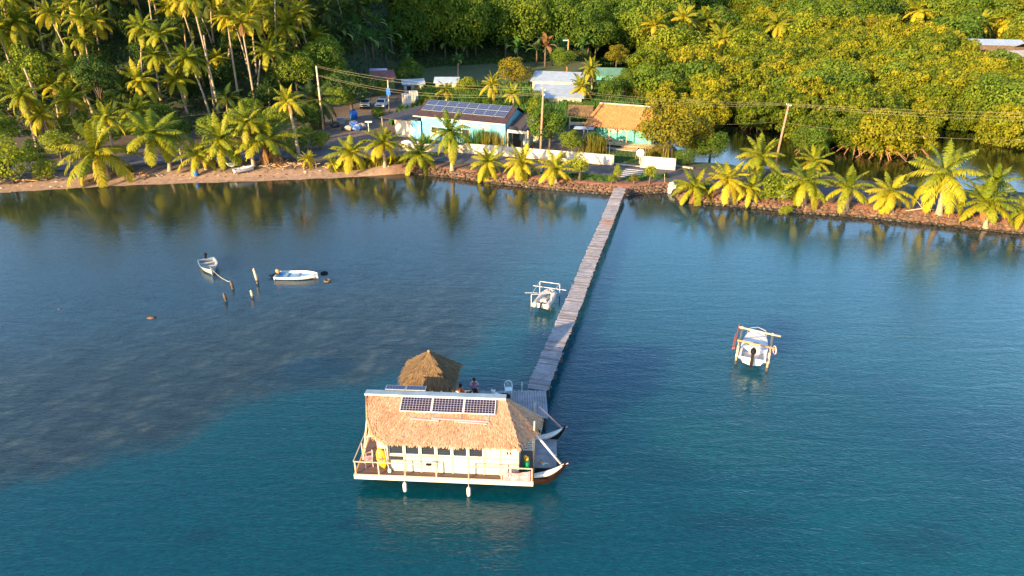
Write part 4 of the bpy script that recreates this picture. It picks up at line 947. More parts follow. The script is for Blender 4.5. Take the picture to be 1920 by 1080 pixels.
# railing, posts, struts
mb = MB(); RU = [.05,1.28,2.68,4.32,6.02,7.72,BL-.03]
for u in RU: mb.beam((u,-.02,.9),(u,-.02,1.78),.06)
mb.beam((.0,-.02,1.78),(4.36,-.02,1.78),.045); mb.beam((6.0,-.02,1.78),(BL,-.02,1.78),.05); mb.beam((-.02,.0,1.78),(-.02,4.9,1.78),.045)
for v in (1.6,3.2,4.9): mb.beam((-.02,v,.9),(-.02,v,1.78),.05)
mb.build('railing', M['pole'], boat)
mb = MB(); mb.tube([(.12,1.2,.9),(.55,1.4,3.7)], .06, 8); mb.tube([(.12,1.2,1.0),(.75,1.3,3.4)], .035, 6); mb.tube([(.35,3.8,.9),(.45,3.6,3.5)], .06, 8); mb.tube([(.3,1.25,2.4),(1.0,1.2,2.55)], .03, 6); mb.tube([(W0-.03,WV-.1,.95),(W0-.03,WV-.1,3.0)], .05, 8)
mb.build('stern_post', M['pole'], boat, True)
mb = MB(); mb.tube([(9.33,1.3,.9),(9.36,1.35,3.75)], .045, 8); mb.tube([(9.3,3.7,.9),(9.3,3.7,3.3)], .045, 8); mb.build('bow_post', M['pole'], boat, True)
mb = MB(); mb.tube([(9.40,1.3,3.02),(10.78,1.0,1.36)], .062, 8); mb.build('bow_strut', M['whitegel'], boat, True)
mb = MB(); mb.tube([(9.55,3.6,3.1),(10.78,4.2,1.36)], .045, 8); mb.build('bow_strut', M['pink'], boat, True)
mb = MB()
for k in range(9): mb.box((9.03, 1.28+.02*k, 1.95+k*.11), (.5, .03, .055), rx=.4)
mb.beam((8.78,1.3,1.9),(8.78,1.42,2.95),.04); mb.beam((9.28,1.3,1.9),(9.28,1.42,2.95),.04); mb.build('slatted_screen', M['whitegel'], boat)
def rope_obj(a, b, sag, lab, r=.018, name='mooring_rope', n=12, mt='rope', cat='rope'):
    a, b = Vector(a), Vector(b); mb = MB(); mb.tube([a.lerp(b, s/n) - Vector((0,0,sag*4*(s/n)*(1-s/n))) for s in range(n+1)], r, 5); return tag(mb.build(name, M[mt]), lab, cat)
rope_obj(BW(9.6,3.9,.95), G(1020,778,.95), .25, 'mooring rope from the rear bow of the houseboat to the platform')
# fenders hang from the rail
for u, lab, zz in ((2.66,'white fender hanging at the left part of the houseboat deck edge',.42),(6.02,'white fender hanging at the middle of the houseboat deck edge',.30)):
    w = BW(u, -.24, zz); r = thing('fender', w, lab, 'fender'); mb = MB(); mb.tube([(0,0,-.30),(0,0,-.26),(0,0,-.18),(0,0,.18),(0,0,.26),(0,0,.31)], [.03,.09,.11,.11,.08,.03], 10); mb.build('body', M['whitegel'], r, True)
    mb = MB(); mb.tube([(0,0,.3),(0,.15,.75),(0,.2,1.3)], .014, 5); mb.build('lanyard', M['pink'], r)
# banner with lettering
bn = thing('banner', BW(7.8,-.09,1.08), 'pink banner with white lettering hung on the houseboat rail', 'banner', rz=BA)
mb = MB(); nx = 14
for i in range(nx+1):
    x = 1.42*i/nx; y = -.02-.02*math.sin(i*1.1); t0 = .50 - .12*math.sin(math.pi*i/nx); b0 = -.10+.05*i/nx; mb.v += [(x,y,b0),(x,y,t0+.12*i/nx),(x,y+.012,t0+.12*i/nx),(x,y+.012,b0)]
for i in range(nx):
    for j in range(4): a = i*4; mb.f.append((a+j, a+4+j, a+4+(j+1)%4, a+(j+1)%4)); mb.mi.append(0)
mb.build('cloth', M['banner'], bn)
def text(s, loc, size, mt, parent, rx=math.pi/2, rz=0, name='lettering', ext=.004):
    c = bpy.data.curves.new(name, 'FONT'); c.body = s; c.size = size; c.extrude = ext; c.align_x = 'CENTER'; c.materials.append(M[mt]); tmp = bpy.data.objects.new('t', c); COL.objects.link(tmp); dg = bpy.context.evaluated_depsgraph_get(); me = bpy.data.meshes.new_from_object(tmp.evaluated_get(dg)); bpy.data.objects.remove(tmp); me.materials.clear(); me.materials.append(M[mt]); o = bpy.data.objects.new(name, me); COL.objects.link(o); o.parent = parent; o.location = loc; o.rotation_euler = (rx, 0, rz); return o
arc = 'RUNUAVAE'
for i, ch in enumerate(arc): s_ = i/(len(arc)-1)-.5; text(ch, (.70+s_*1.08, -.056, .16+.35*s_*s_), .23, 'whitegel', bn, name='letter')

# ------------------------------------------------------------------ plastic chairs
def chair(loc, rz, mt, lab, tilt=0, nm='garden_chair', s=1.0):
    r = thing(nm, loc, lab, 'chair', rz=rz); r.scale = (s,s,s); r.rotation_euler = (tilt, 0, rz)
    mb = MB(); mb.box((0,0,.43),(.44,.42,.03)); mb.build('seat', M[mt], r)
    for x in (-.19,.19):
        for y in (-.17,.17): mb = MB(); mb.beam((x*1.12,y*1.15,0),(x,y,.43),.04); mb.build('leg', M[mt], r)
    mb = MB(); pts = [(-.23,-.1,.64)]+[(-.23,.12,.66)]+[(.24*math.cos(a), .20+.05*math.sin(a), .66+.24*math.sin(a)) for a in np.linspace(math.pi, 0, 9)]+[(.23,.12,.66),(.23,-.1,.64)]
    mb.tube(pts, .022, 6)
    for x in (-.12,-.04,.04,.12): mb.beam((x,.20,.44),(x,.24,.85),.035,.015)
    mb.build('backrest', M[mt], r); mb = MB()
    for x in (-.23,.23): mb.beam((x,-.1,.43),(x,-.1,.65),.03); mb.beam((x,-.1,.65),(x,.2,.67),.05,.02)
    mb.build('armrest', M[mt], r); return r
chair(BW(.55,.75,.94), BA-1.2, 'pink', 'pink plastic chair at the front left corner of the houseboat deck')
chair(BW(.95,2.7,.94), BA-2.2, 'pink', 'pink round backed chair further back on the houseboat stern')
# kayak and towel leaning against the stern wall
r = thing('kayak', BW(1.45,.55,.94), 'yellow kayak standing on end against the stern wall of the houseboat', 'kayak', rz=BA); r.rotation_euler = (-.12,-.22,BA); r.scale = (1.15,1.15,.72)
mb = MB(); mb.tube([(0,0,0),(0,0,.35),(0,0,.9),(0,0,1.4),(0,0,1.75)], [.04,.20,.25,.19,.03], 10); o = mb.build('hull', M['yellow'], r, True); o.scale = (1,.6,1)
mb = MB(); mb.ball((0,-.13,.95), .13, 10, 6, sc=(1,.3,2)); mb.build('cockpit', M['orangewood'], r, True)
mb = MB(); mb.tube([(.16,-.2,0),(.02,-.15,1.5)], .02, 6); mb.ball((.17,-.2,.1), .09, 8, 5, sc=(1,.2,1.8)); tag(mb.build('paddle', M['whitegel']), 'paddle leaning beside the yellow kayak', 'paddle').matrix_world = Matrix.Translation(BW(1.6,.42,.94))
r = thing('towel', BW(1.2,1.2,2.0), 'pinkish towel hanging above the yellow kayak', 'towel', rz=BA); mb = MB(); mb.box((0,0,0),(.5,.03,.5)); mb.box((.1,-.03,.05),(.3,.03,.6)); mb.build('cloth', M['pink'], r)
r = thing('jerrycan', BW(8.98,.95,.94), 'green canister with yellow top beside the cabin door', 'canister', rz=BA); mb = MB(); mb.tube([(0,0,0),(0,0,.05),(0,0,.5),(0,0,.6)],[.15,.17,.17,.1],10); mb.build('body', M['greenp'], r, True); mb = MB(); mb.ball((0,0,.70),.14,10,6); mb.ball((-.07,.02,.8),.09,8,5); mb.build('cap', M['yellow'], r, True)
r = thing('buoy', BW(9.75,1.75,.78), 'small orange float on the bow platform of the houseboat', 'buoy'); mb = MB(); mb.ball((0,0,0),.1,10,7); mb.build('float', M['orangewood'], r, True); mb = MB(); mb.tube([(0,0,.08),(.02,0,.14)],.02,5); mb.build('eye', M['black'], r)
for k, (u,v,a_,b_) in enumerate(((9.95,1.62,.5,.3),(2.0,.1,.0,.0))):
    if k == 0: mb = MB(); mb.tube([(-.2,0,.05),(0,.12,.06),(.22,.02,.05)],.02,5); mb.tube([(-.1,-.1,.05),(0,.12,.06)],.02,5); o = mb.build('coiled_line', M['chair']); o.location = BW(u,v,.70); tag(o,'pale line lying on the bow platform','rope')
mb = MB(); mb.box((0,0,0),(.28,.12,.08)); mb.tube([(-.02,0,0),(-.05,0,-.3)],.012,5); mb.tube([(.04,0,0),(.08,0,-.38)],.012,5); o = mb.build('dark_towel', M['black']); o.location = BW(3.95,.0,1.77); o.rotation_euler.z = BA; tag(o, 'small dark cloth draped over the houseboat rail', 'cloth')

# ------------------------------------------------------------------ platform, jetty and pavilion
PX0, PX1, PY0, PY1, PZ = -7.0, 2.15, 33.35, 36.25, .95
pl = thing('jetty_platform', (0,0,0), 'grey plank platform between houseboat and jetty', 'platform'); mb = MB(); random.seed(4); x = PX0
while x < PX1:
    w = .15; mb.box((x+w/2, (PY0+PY1)/2+random.uniform(-.03,.03), PZ+random.uniform(-.012,.012)), (w-.018, PY1-PY0+random.uniform(-.05,.05), .045)); x += w
mb.build('planking', M['plank'], pl)
for x in (-6.8,-4.6,-2.4,-.2,1.95):
    for y in (33.6,36.0): mb = MB(); mb.tube([(x,y,-1),(x,y,.9)], .09, 8); mb.build('pile', M['pile'], pl, True)
mb = MB(); [mb.box(((PX0+PX1)/2, y, PZ-.1), (PX1-PX0, .1, .14)) for y in (33.6,34.9,36.0)]; mb.build('joist', M['pile'], pl)
j0, j1 = (G(985,731,.95)+G(1030,731,.95))/2, (G(1155,352,1.0)+G(1172,352,1.0))/2; JD = (j1-j0); JL = JD.length; JA = math.atan2(JD.y, JD.x)
jt = thing('jetty', (j0.x, j0.y, 0), 'long narrow grey wooden jetty running to the shore', 'jetty', rz=JA); mb = MB(); s = 0; random.seed(6); W_ = 1.34
while s < JL:
    w = random.choice((.13,.15,.15,.17)); red = 31 < s < 33.2; dr = .03*math.sin(s*.35) + .02*math.sin(s*1.3)
    mb.box((s+w/2, dr+random.uniform(-.03,.03), .975+.015*math.sin(s*.8)+random.uniform(-.01,.01)), (w-.02, W_+random.uniform(-.10,.12), .04), rz=random.uniform(-.02,.02), mi=1 if red and random.random() < .75 else (2 if random.random() < .16 else 0)); s += w
M['plank2'] = mat('dark_grey_plank', (.20,.17,.165), .85, .3, 2, bmp=.3); M['plankred'] = mat('reddish_plank', (.30,.17,.14), .8, .3, 2, bmp=.3)
mb.build('planking', [M['plank'], M['plankred'], M['plank2']], jt)
mb = MB(); [mb.box((JL/2, y, .88), (JL, .09, .13)) for y in (-.48,0,.48)]; mb.build('stringer', M['pile'], jt)
s = .8; k = 0
while s < JL-1:
    for y in (-.55,.60): mb = MB(); mb.tube([(s,y*1.03,-1.2),(s+.05,y,.86 + (.06 if y > 0 and k % 3 == 0 else 0))], .085, 7); mb.build('pile', M['pile'], jt, True)
    mb = MB(); mb.box((s, .02, .78), (.12, 1.5, .12)); mb.build('cross_beam', M['plank2'], jt); s += 2.15; k += 1
hz = 2.85; hc = [(-6.5,33.75,hz),(-3.52,33.6,hz),(-3.25,36.35,hz),(-6.4,36.8,hz)]; ap = (-4.93,35.05,4.5); hx, hy = -4.93, 35.05
hut = thing('pavilion', (hx,hy,0), 'small open pavilion with pointed weathered thatch roof on the platform', 'pavilion')
L_ = lambda p: (p[0]-hx, p[1]-hy, p[2]); hcl = [L_(p) for p in hc]; apl = L_(ap)
mids = [((hcl[0][0]+hcl[3][0])/2-.12,(hcl[0][1]+hcl[3][1])/2,hz)]
fc_ = [(hcl[0],hcl[1],apl,apl),(hcl[1],hcl[2],apl,apl),(hcl[2],hcl[3],apl,apl),(hcl[3],mids[0],apl,apl),(mids[0],hcl[0],apl,apl)]
thatch_roof('roof', fc_, 5200, 'thatchold', hut, fringe=[(hcl[0],hcl[1]),(hcl[1],hcl[2]),(hcl[3],mids[0]),(mids[0],hcl[0]),(hcl[2],hcl[3])], sl=.42, sw=.04, seed=8)
mb = MB(); mb.ball((apl[0],apl[1],apl[2]+.03),.09,8,5); mb.build('finial', M['thatch'], hut, True)
for x, y in ((-1.25,-1.05),(1.1,-1.1),(1.2,1.0),(-1.15,1.3)): mb = MB(); mb.tube([(x,y,.9),(x,y,3.1)], .075, 8); mb.build('post', M['orangewood'], hut, True)
mb = MB(); mb.box((0,.9,1.35),(2.2,.35,.06)); mb.box((-1.0,.9,1.1),(.08,.3,.5)); mb.box((1.0,.9,1.1),(.08,.3,.5)); mb.build('bench', M['orangewood'], hut)
def table(loc, lab, w=.8, h=.68, mt='black'):
    r = thing('table', loc, lab, 'table'); mb = MB(); mb.tube([(0,0,h-.03),(0,0,h)], w/2, 18); mb.build('tabletop', M[mt], r)
    for a in range(4): mb = MB(); mb.tube([(.3*w*math.cos(a*1.57+.8),.3*w*math.sin(a*1.57+.8),0),(.25*w*math.cos(a*1.57+.8),.25*w*math.sin(a*1.57+.8),h-.03)],.02,6); mb.build('leg', M['black'], r)
    return r
z0 = PZ+.03
table((-2.55,34.72,z0), 'round black table in front of the person in lilac', .85)
for k, (x, y) in enumerate(((-2.75,34.7),(-2.5,34.62),(-2.42,34.85))):
    mb = MB(); mb.tube([(0,0,0),(0,0,.12)],[.035,.045],8); o = mb.build('cup', M['whitegel'], None, True); o.location = (x,y,z0+.68); tag(o, ('left white cup','middle white cup','right white cup')[k]+' on the round black table', 'cup')
chair((-3.14,34.95,z0), 2.4, 'chair', 'pale plastic chair holding the person in orange'); chair((-2.33,35.7,z0), 0.15, 'chair', 'pale plastic chair holding the person in lilac')
chair((-.98,35.1,z0), 2.2, 'chair', 'empty pale plastic chair turned away, between people and black tub'); chair((-.22,35.75,z0), .1, 'chair', 'empty pale plastic chair facing the houseboat behind the black tub')
r = thing('black_tub', (-.45,34.75,z0), 'round black tub stack on the platform near the jetty', 'tub'); mb = MB(); mb.tube([(0,0,0),(0,0,.28)],[.32,.36],14,caps=True); mb.tube([(0,0,.3),(0,0,.55)],[.30,.35],14); mb.build('tub', M['black'], r); mb = MB(); mb.tube([(.35*math.cos(a),.35*math.sin(a),.56) for a in np.linspace(0,6.283,15)],.02,5); mb.build('rim', M['cloth_d'], r)
mb = MB(); mb.tube([(0,0,0),(0,0,.75)],.025,6); mb.box((0,0,.6),(.12,.03,.03)); o = mb.build('mooring_stake', M['whitegel']); o.location = (.62,36.1,z0-.05); tag(o, 'thin white stake at the back edge of the platform', 'stake')

# ------------------------------------------------------------------ people
def skinned(name, pts, edges, rad, mt, parent, root=0, sub=1):
    me = bpy.data.meshes.new(name); me.from_pydata([tuple(p) for p in pts], edges, []); me.materials.append(M[mt]); o = obj(name, me, parent)
    md = o.modifiers.new('Skin', 'SKIN'); md.use_smooth_shade = True
    for i, r_ in enumerate(rad): me.skin_vertices[0].data[i].radius = (r_, r_) if not hasattr(r_, '__len__') else r_; me.skin_vertices[0].data[i].use_root = (i == root)
    s = o.modifiers.new('Subsurf', 'SUBSURF'); s.levels = sub; s.render_levels = sub; return o
def person(loc, rz, shirt, lab, armlow=0, hatcol='hair', lean=0):
    """seated adult; local -Y is forward, z=0 the floor"""
    r = thing('person', loc, lab, 'person', rz=rz); b = lean
    P = [(0,.02,.50),(0,.05-b*.3,.68),(0,.04-b,.90),(0,.02-b*1.2,1.04),(0,.0-b*1.3,1.12),(0,-.02-b*1.4,1.22),(0,-.02-b*1.4,1.31)]
    E = [(i,i+1) for i in range(6)]; Rd = [(.15,.12),(.13,.10),(.16,.11),(.10,.08),(.055,.055),(.085,.10),(.07,.085)]
    for s in (-1,1):
        k = len(P); P += [(s*.17,.03-b*1.1,.97),(s*.24,-.04-b,.76),(s*.20,-.24-b,.68),(s*.16,-.33-b,.66)]; E += [(3,k),(k,k+1),(k+1,k+2),(k+2,k+3)]; Rd += [.062,.048,.036,.030]
        for f in range(4): q = len(P); P += [(s*(.13+.025*f),-.385-b,.655-.004*f),(s*(.13+.025*f),-.415-b+.01*abs(f-1.5),.635)]; E += [(k+3,q),(q,q+1)]; Rd += [.010,.008]
        q = len(P); P += [(s*.12,-.35-b,.665)]; E += [(k+3,q)]; Rd += [.010]
        k = len(P); P += [(s*.10,-.02,.50),(s*.13,-.42,.50),(s*.13,-.44,.10),(s*.13,-.56,.04)]; E += [(0,k),(k,k+1),(k+1,k+2),(k+2,k+3)]; Rd += [.095,.068,.042,(.045,.03)]
    skinned('body', P, E, Rd, 'skin', r)
    SP_ = [P[0],P[1],P[2],P[3]]; SE = [(0,1),(1,2),(2,3)]; SR = [(.175,.15),(.155,.13),(.185,.135),(.12,.10)]
    for s in (-1,1): k = len(SP_); SP_ += [(s*.18,.03-b*1.1,.97),(s*.23,-.02-b,.82)]; SE += [(3,k),(k,k+1)]; SR += [.085,.078]
    skinned('shirt', SP_, SE, SR, shirt, r)
    LP = [(0,.02,.50)]; LE = []; LR = [(.16,.13)]
    for s in (-1,1): k = len(LP); LP += [(s*.10,-.02,.50),(s*.13,-.40,.505),(s*.13,-.43,.36)]; LE += [(0,k),(k,k+1),(k+1,k+2)]; LR += [.112,.088,.08]
    skinned('trousers', LP, LE, LR, 'cloth_d', r)
    mb = MB(); mb.ball((0,.02-b*1.4,1.30), .125, 12, 8, sc=(.92,1.0,.95)); mb.ball((0,.09-b*1.4,1.22), .09, 10, 6, sc=(1,.7,1.2)); mb.build('hair', M[hatcol], r, True)
    mb = MB(); [mb.ball((s*.035,-.118-b*1.4,1.27), .014, 6, 4) for s in (-1,1)]; mb.build('eyes', M['hair'], r)
    mb = MB(); mb.tube([(0,-.112-b*1.4,1.265),(0,-.145-b*1.4,1.225)], [.012,.02], 6); [mb.ball((s*.095,-.01-b*1.4,1.24), .03, 6, 5, sc=(.4,.8,1.2)) for s in (-1,1)]; mb.build('face_features', M['skin'], r, True)
    mb = MB(); mb.box((0,-.118-b*1.4,1.185),(.05,.01,.012)); mb.build('mouth', M['rust'], r)
    return r
person((-3.12,34.88,z0), 2.55, 'shirt_o', 'person in an orange shirt seated with back to the houseboat', lean=.03)
person((-2.34,35.62,z0), .2, 'shirt_p', 'person in a lilac and pink patterned shirt seated at the table', lean=.10)

# ------------------------------------------------------------------ boats
def outboard(parent, loc, mt='black', s=1.0, tilt=0, rz=0, name='outboard_motor'):
    o = bpy.data.objects.new(name, None); COL.objects.link(o); o.parent = parent; o.location = loc; o.rotation_euler = (tilt,0,rz); o.scale = (s,s,s)
    mb = MB(); mb.ball((0,-.12,.38), .2, 10, 7, sc=(.8,1.15,.95)); mb.build('cowl', M[mt], o, True)
    mb = MB(); mb.beam((0,-.1,.2),(0,-.14,-.5),.11,.16); mb.box((0,-.15,-.42),(.03,.3,.02)); mb.tube([(0,.0,-.5),(0,-.3,-.5)],[.05,.04],7); [mb.box((0,-.31,-.5),(.2,.015,.06),ry=a) for a in (0,2.09,4.19)]; mb.box((0,.02,.1),(.16,.12,.2)); mb.build('drive_leg', M['black' if mt != 'rust' else 'rust'], o)
    mb = MB(); mb.tube([(0,.05,.3),(0,.35,.38)],.02,6); mb.build('tiller', M['black'], o); return o
def dinghy(loc, rz, L, W, lab, mt, inner, sole, motor='black', bowsharp=1.5, freeb=.42, nm='dinghy', motor_tilt=-.9, rough=0, z=0.0):
    """open boat, bow towards local +Y"""
    r = thing(nm, (loc.x, loc.y, z), lab, 'boat', rz=rz); n = 12; ys = [-L/2 + L*i/n for i in range(n+1)]
    def hw(s): return W/2*(.90+.10*min(1,s*4))*(1 - max(0,(s-.45)/.55)**bowsharp) + .02
    mb = MB(); inn = MB()
    for i, y in enumerate(ys):
        s = i/n; w = hw(s); sh = freeb + .16*s*s; k = -.12 + .35*max(0,s-.7)**1.2
        mb.v += [(-w,y,sh),(-w*.82,y,(sh+k)*.35),(0,y,k),(w*.82,y,(sh+k)*.35),(w,y,sh)]
        w2 = max(w-.07,.005); inn.v += [(-w,y,sh),(-w2,y,sh+.01),(-w2*.85,y,.12+.1*s),(w2*.85,y,.12+.1*s),(w2,y,sh+.01),(w,y,sh)]
    for i in range(n):
        for j in range(4): a = i*5+j; mb.f.append((a,a+1,a+6,a+5)); mb.mi.append(0)
        for j in range(5): a = i*6+j; inn.f.append((a,a+6,a+7,a+1)); inn.mi.append(1 if j in (1,2,3) else 0)
    mb.f.append((0,4,3,2,1)); mb.mi.append(0); inn.f.append((1,2,3,4)); inn.mi.append(1)
    mb.build('hull', M[mt], r); inn.build('liner', [M[mt], M[inner]], r)
    for s in (.25,.52): w = hw(s)-.08; b = MB(); b.box((0,-L/2+L*s,freeb-.10),(2*w,.24,.035)); b.build('thwart', M[sole], r)
    b = MB(); b.tube([(-hw(i/n),ys[i],freeb+.16*(i/n)**2+.01) for i in range(n+1)]+[(hw(i/n),ys[i],freeb+.16*(i/n)**2+.01) for i in range(n,-1,-1)], .028, 6); b.build('gunwale', M[mt], r)
    b = MB(); b.box((0,-L/2+.03,freeb-.12),(2*hw(0)-.02,.06,.30)); b.build('transom', M[mt], r)
    if motor: outboard(r, (0,-L/2-.04,freeb-.02), motor, 1.0, motor_tilt)
    return r
ds, db = G(388,489,.4), G(396.5,510,.15); dv = db-ds
dinghy((ds+db)/2, math.atan2(-dv.x, dv.y), 3.5, 1.5, 'small grey aluminium rowing boat with bow towards the camera, left of the posts', 'alu', 'alu', 'ducts', 'black', 1.8, motor_tilt=-.4)
c = (G(515,525)+G(594,525))/2; c.y += .5
dinghy(c, -math.pi/2-.03, 3.75, 1.45, 'white flat open motorboat lying sideways between the posts and two floats', 'whitegel', 'bluelin', 'alu', 'orangewood', 2.4, .30)
b = G(436,538); rope_obj(db+Vector((0,-.1,.5)), b+Vector((0,0,.45)), .3, 'mooring line from the grey boat to a wooden post', .02)
for (bx,by),(tx,ty),r_,lab in (((483.5,531),(480,503),.12,'tall pale mooring post left of the white motorboat'),((437,541),(435,526),.13,'short wooden post tied to the grey boat'),((424,564),(422,549),.12,'short wooden stump, lowest left of the cluster'),((474,558),(472.5,544),.11,'short wooden stump below the tall post')):
    b = G(bx,by); h = AtY(tx,ty,b.y).z; mb = MB(); dx = (tx-bx)*b.y/1240; mb.tube([(0,0,-.8),(dx*.15,0,h*.22)],[r_*1.05,r_],9,mi=1); mb.tube([(dx*.15,0,h*.22),(dx*.5,0,h*.5),(dx,0,h*.9),(dx,0,h)],[r_,r_*.95,r_*.8,r_*.4],9); o = mb.build('mooring_post', [M['ducts' if 'tall' in lab else 'woodbark'], M['rockwet']], None, True); o.location = b; tag(o, lab, 'post')
for (x,y),lab,mt in (((608,513),'dark round float right of the white motorboat, upper one','black'),((614,527),'rusty round float right of the white motorboat, lower one','woodbark')):
    b = G(x,y); r = thing('float_ring', b, lab, 'float'); mb = MB(); mb.tube([(.25*math.cos(a),.25*math.sin(a),.05) for a in np.linspace(0,6.283,17)],.09,8); mb.build('ring', M[mt], r, True); mb = MB(); mb.box((0,0,.06),(.4,.05,.04)); mb.build('crosspiece', M['pile'], r)
for (x,y),s,lab in (((283,596),.22,'brown rock top breaking the water on the left'),((111,580),.10,'tiny dark rock at far left in the water')):
    mb = MB(); mb.ball((0,0,0),s,9,6,sc=(1.5,.9,.6),jit=.15); mb.ball((s,.1,-.02),s*.6,7,5,jit=.15); o = mb.build('rock', M['rock']); o.location = G(x,y); tag(o, lab, 'rock')
# inflatable on a pale lift
FL,FR,BL_,BR = G(996,584),G(1033,581),Vector((2.33,51.7,0)),Vector((3.95,51.15,0))
lf = thing('boat_lift', (FL+BR)/2, 'pale tubular boat lift beside the jetty', 'boat lift'); c0 = (FL+BR)/2; tz = 1.5
for q in (FL,FR,BL_,BR): mb = MB(); p_ = q-c0; mb.tube([p_+Vector((0,0,-1)),p_+Vector((0,0,.45))],.05,6,mi=1); mb.tube([p_+Vector((0,0,.45)),p_+Vector((0,0,tz))],.045,6); mb.build('leg', [M['galv'],M['pile']], lf)
mb = MB(); up = Vector((0,0,tz))
for a, b in ((FL,FR),(BL_,BR),(FL,BL_),(FR,BR)): mb.tube([a-c0+up,b-c0+up],.032,6)
e = (BR-BL_).normalized(); mb.tube([BL_-c0+Vector((0,0,1.25))-e*.6+Vector((0,-.5,0)),BR-c0+Vector((0,0,1.25))+e*.5+Vector((0,-.5,0))],.028,6); mb.tube([FL-c0+Vector((0,0,1.3))-e*.55+Vector((0,.6,0)),FR-c0+Vector((0,0,1.3))+e*.5+Vector((0,.6,0))],.028,6)
mb.build('frame', M['galv'], lf)
dv = ((BL_+BR)-(FL+FR))/2; rb = thing('inflatable_boat', c0+Vector((0,-.1,.35)), 'beige inflatable boat cradled in the pale lift', 'boat', rz=math.atan2(-dv.x,dv.y)); mb = MB()
pts = [(-.52,-1.5,.3),(-.54,-.5,.28),(-.50,.5,.3),(-.33,1.05,.40),(0,1.28,.48),(.33,1.05,.40),(.50,.5,.3),(.54,-.5,.28),(.52,-1.5,.3)]; mb.tube(catmull([Vector(p) for p in pts],4),[.08]+[.23]*31+[.08],10); mb.build('tube', M['rib'], rb, True)
mb = MB(); mb.box((0,-.1,.14),(.9,2.3,.06)); mb.build('floor', M['whitegel'], rb); mb = MB(); mb.box((0,-1.2,.28),(.85,.06,.36)); mb.build('transom', M['whitegel'], rb); mb = MB(); mb.box((0,.1,.36),(.85,.3,.05)); mb.box((0,-.35,.36),(.5,.35,.3)); mb.build('seat', M['white'], rb); mb = MB(); mb.box((-.15,.95,.62),(.4,.3,.12)); mb.build('bow_bag', M['pink'], rb)
outboard(rb, (0,-1.25,.42), 'rib', .75, -.5)
# hard boat on a timber lift
FL,FR,BL_,BR = G(1379,682),G(1437,695.5),G(1392,614,1.35),G(1449,627,1.35); BL_.z = BR.z = 0; c0 = (FL+BR)/2; tz = 1.25
lf = thing('boat_lift', c0, 'orange timber post boat lift standing alone in the bay', 'boat lift'); up = Vector((0,0,tz)); ev = (FR-FL).normalized(); bv = (BL_-FL).normalized()
for q in (FL,FR,BL_,BR): mb = MB(); p_ = q-c0; mb.tube([p_+Vector((0,0,-1)),p_+Vector((0,0,.3))],.085,7,mi=1); mb.tube([p_+Vector((0,0,.3)),p_+Vector((0,0,tz+.2))],.08,7); mb.build('post', [M['pole'],M['pile']], lf, True)
for a, b in ((FL,BL_),(FR,BR)): mb = MB(); mb.tube([a-c0+up-bv*.3-Vector((0,0,.5)),b-c0+up+bv*.3],.085,8); mb.build('side_beam', M['pole'], lf, True)
for a, b, k in ((FL+bv*.9,FR+bv*.9,.35),(BL_-bv*.1,BR-bv*.1,.55)): mb = MB(); mb.tube([a-c0+up+Vector((0,0,.12))-ev*k*.4,b-c0+up+Vector((0,0,.12))+ev*k],.07,8); mb.build('cross_beam', M['orangewood'] if k < .5 else M['pole'], lf, True)
mb = MB(); mb.tube([FL-c0+up-ev*.25-bv*.1,BL_-c0+up-ev*.25+bv*.5],.05,6); mb.tube([FL-c0+up-ev*.35+bv*.1-Vector((0,0,.2)),BL_-c0+up-ev*.35-bv*1.0],.04,6); mb.build('red_rail', M['rust'], lf)
mb = MB(); w_ = FR-c0+bv*.9+up+ev*.3; pts = [w_+Vector((0,.28*math.cos(a),.28*math.sin(a)-.0)) for a in np.linspace(0,6.283,15)]; mb.tube(pts,.035,6); mb.tube([w_-Vector((0,.28,0)),w_+Vector((0,.28,0))],.02,5); mb.build('winch_wheel', M['pink'], lf)
mb = MB(); mb.tube([BL_-c0+up+Vector((0,0,.1)),FR-c0+bv*1.2+up+Vector((0,0,.1))],.012,4); mb.tube([BR-c0+up,FL-c0+bv*1.4+up],.012,4); mb.build('cable', M['black'], lf)
dv = ((BL_+BR)-(FL+FR))/2; cc = (FL+FR+BL_+BR)/4
hb = thing('motorboat', Vector((cc.x,cc.y,.42))-dv*.04, 'white decked motorboat with black engine raised in the timber lift', 'boat', rz=math.atan2(-dv.x,dv.y)); hb.scale = (1.12, 1.15, 1.05); mb = MB(); n = 12; LL = 3.5
prof = [.66,.76,.80,.82,.82,.81,.79,.76,.72,.67,.60,.50,.36]
for i in range(n+1): y = -LL/2+LL*i/n; w = prof[i]; s_ = i/n; mb.v += [(-w,y,.62+.06*s_),(-w*.8,y,.2),(0,y,.05+.2*max(0,s_-.7)),(w*.8,y,.2),(w,y,.62+.06*s_)]
for i in range(n):
    for j in range(4): a = i*5+j; mb.f.append((a,a+1,a+6,a+5)); mb.mi.append(0)
mb.f.append((0,4,3,2,1)); mb.mi.append(0); e = n*5; mb.f.append((e,e+1,e+2,e+3,e+4)); mb.mi.append(0); mb.build('hull', M['whitegel'], hb)
mb = MB(); W2 = [w*.99 for w in prof]
for i in range(4,n): y0 = -LL/2+LL*i/n; y1 = y0+LL/n; mb.face([(-W2[i],y0,.63+.06*i/n),(W2[i],y0,.63+.06*i/n),(W2[i+1],y1,.635+.06*(i+1)/n),(-W2[i+1],y1,.635+.06*(i+1)/n)])
mb.build('foredeck', M['whitegel'], hb)
mb = MB(); mb.box((0,-1.05,.32),(1.3,1.2,.05)); mb.build('cockpit_floor', M['galv'], hb); mb = MB(); mb.box((-.72,-1.1,.55),(.14,1.3,.2)); mb.box((.72,-1.1,.55),(.14,1.3,.2)); mb.box((0,-.52,.5),(1.5,.07,.34)); mb.build('coaming', M['whitegel'], hb)
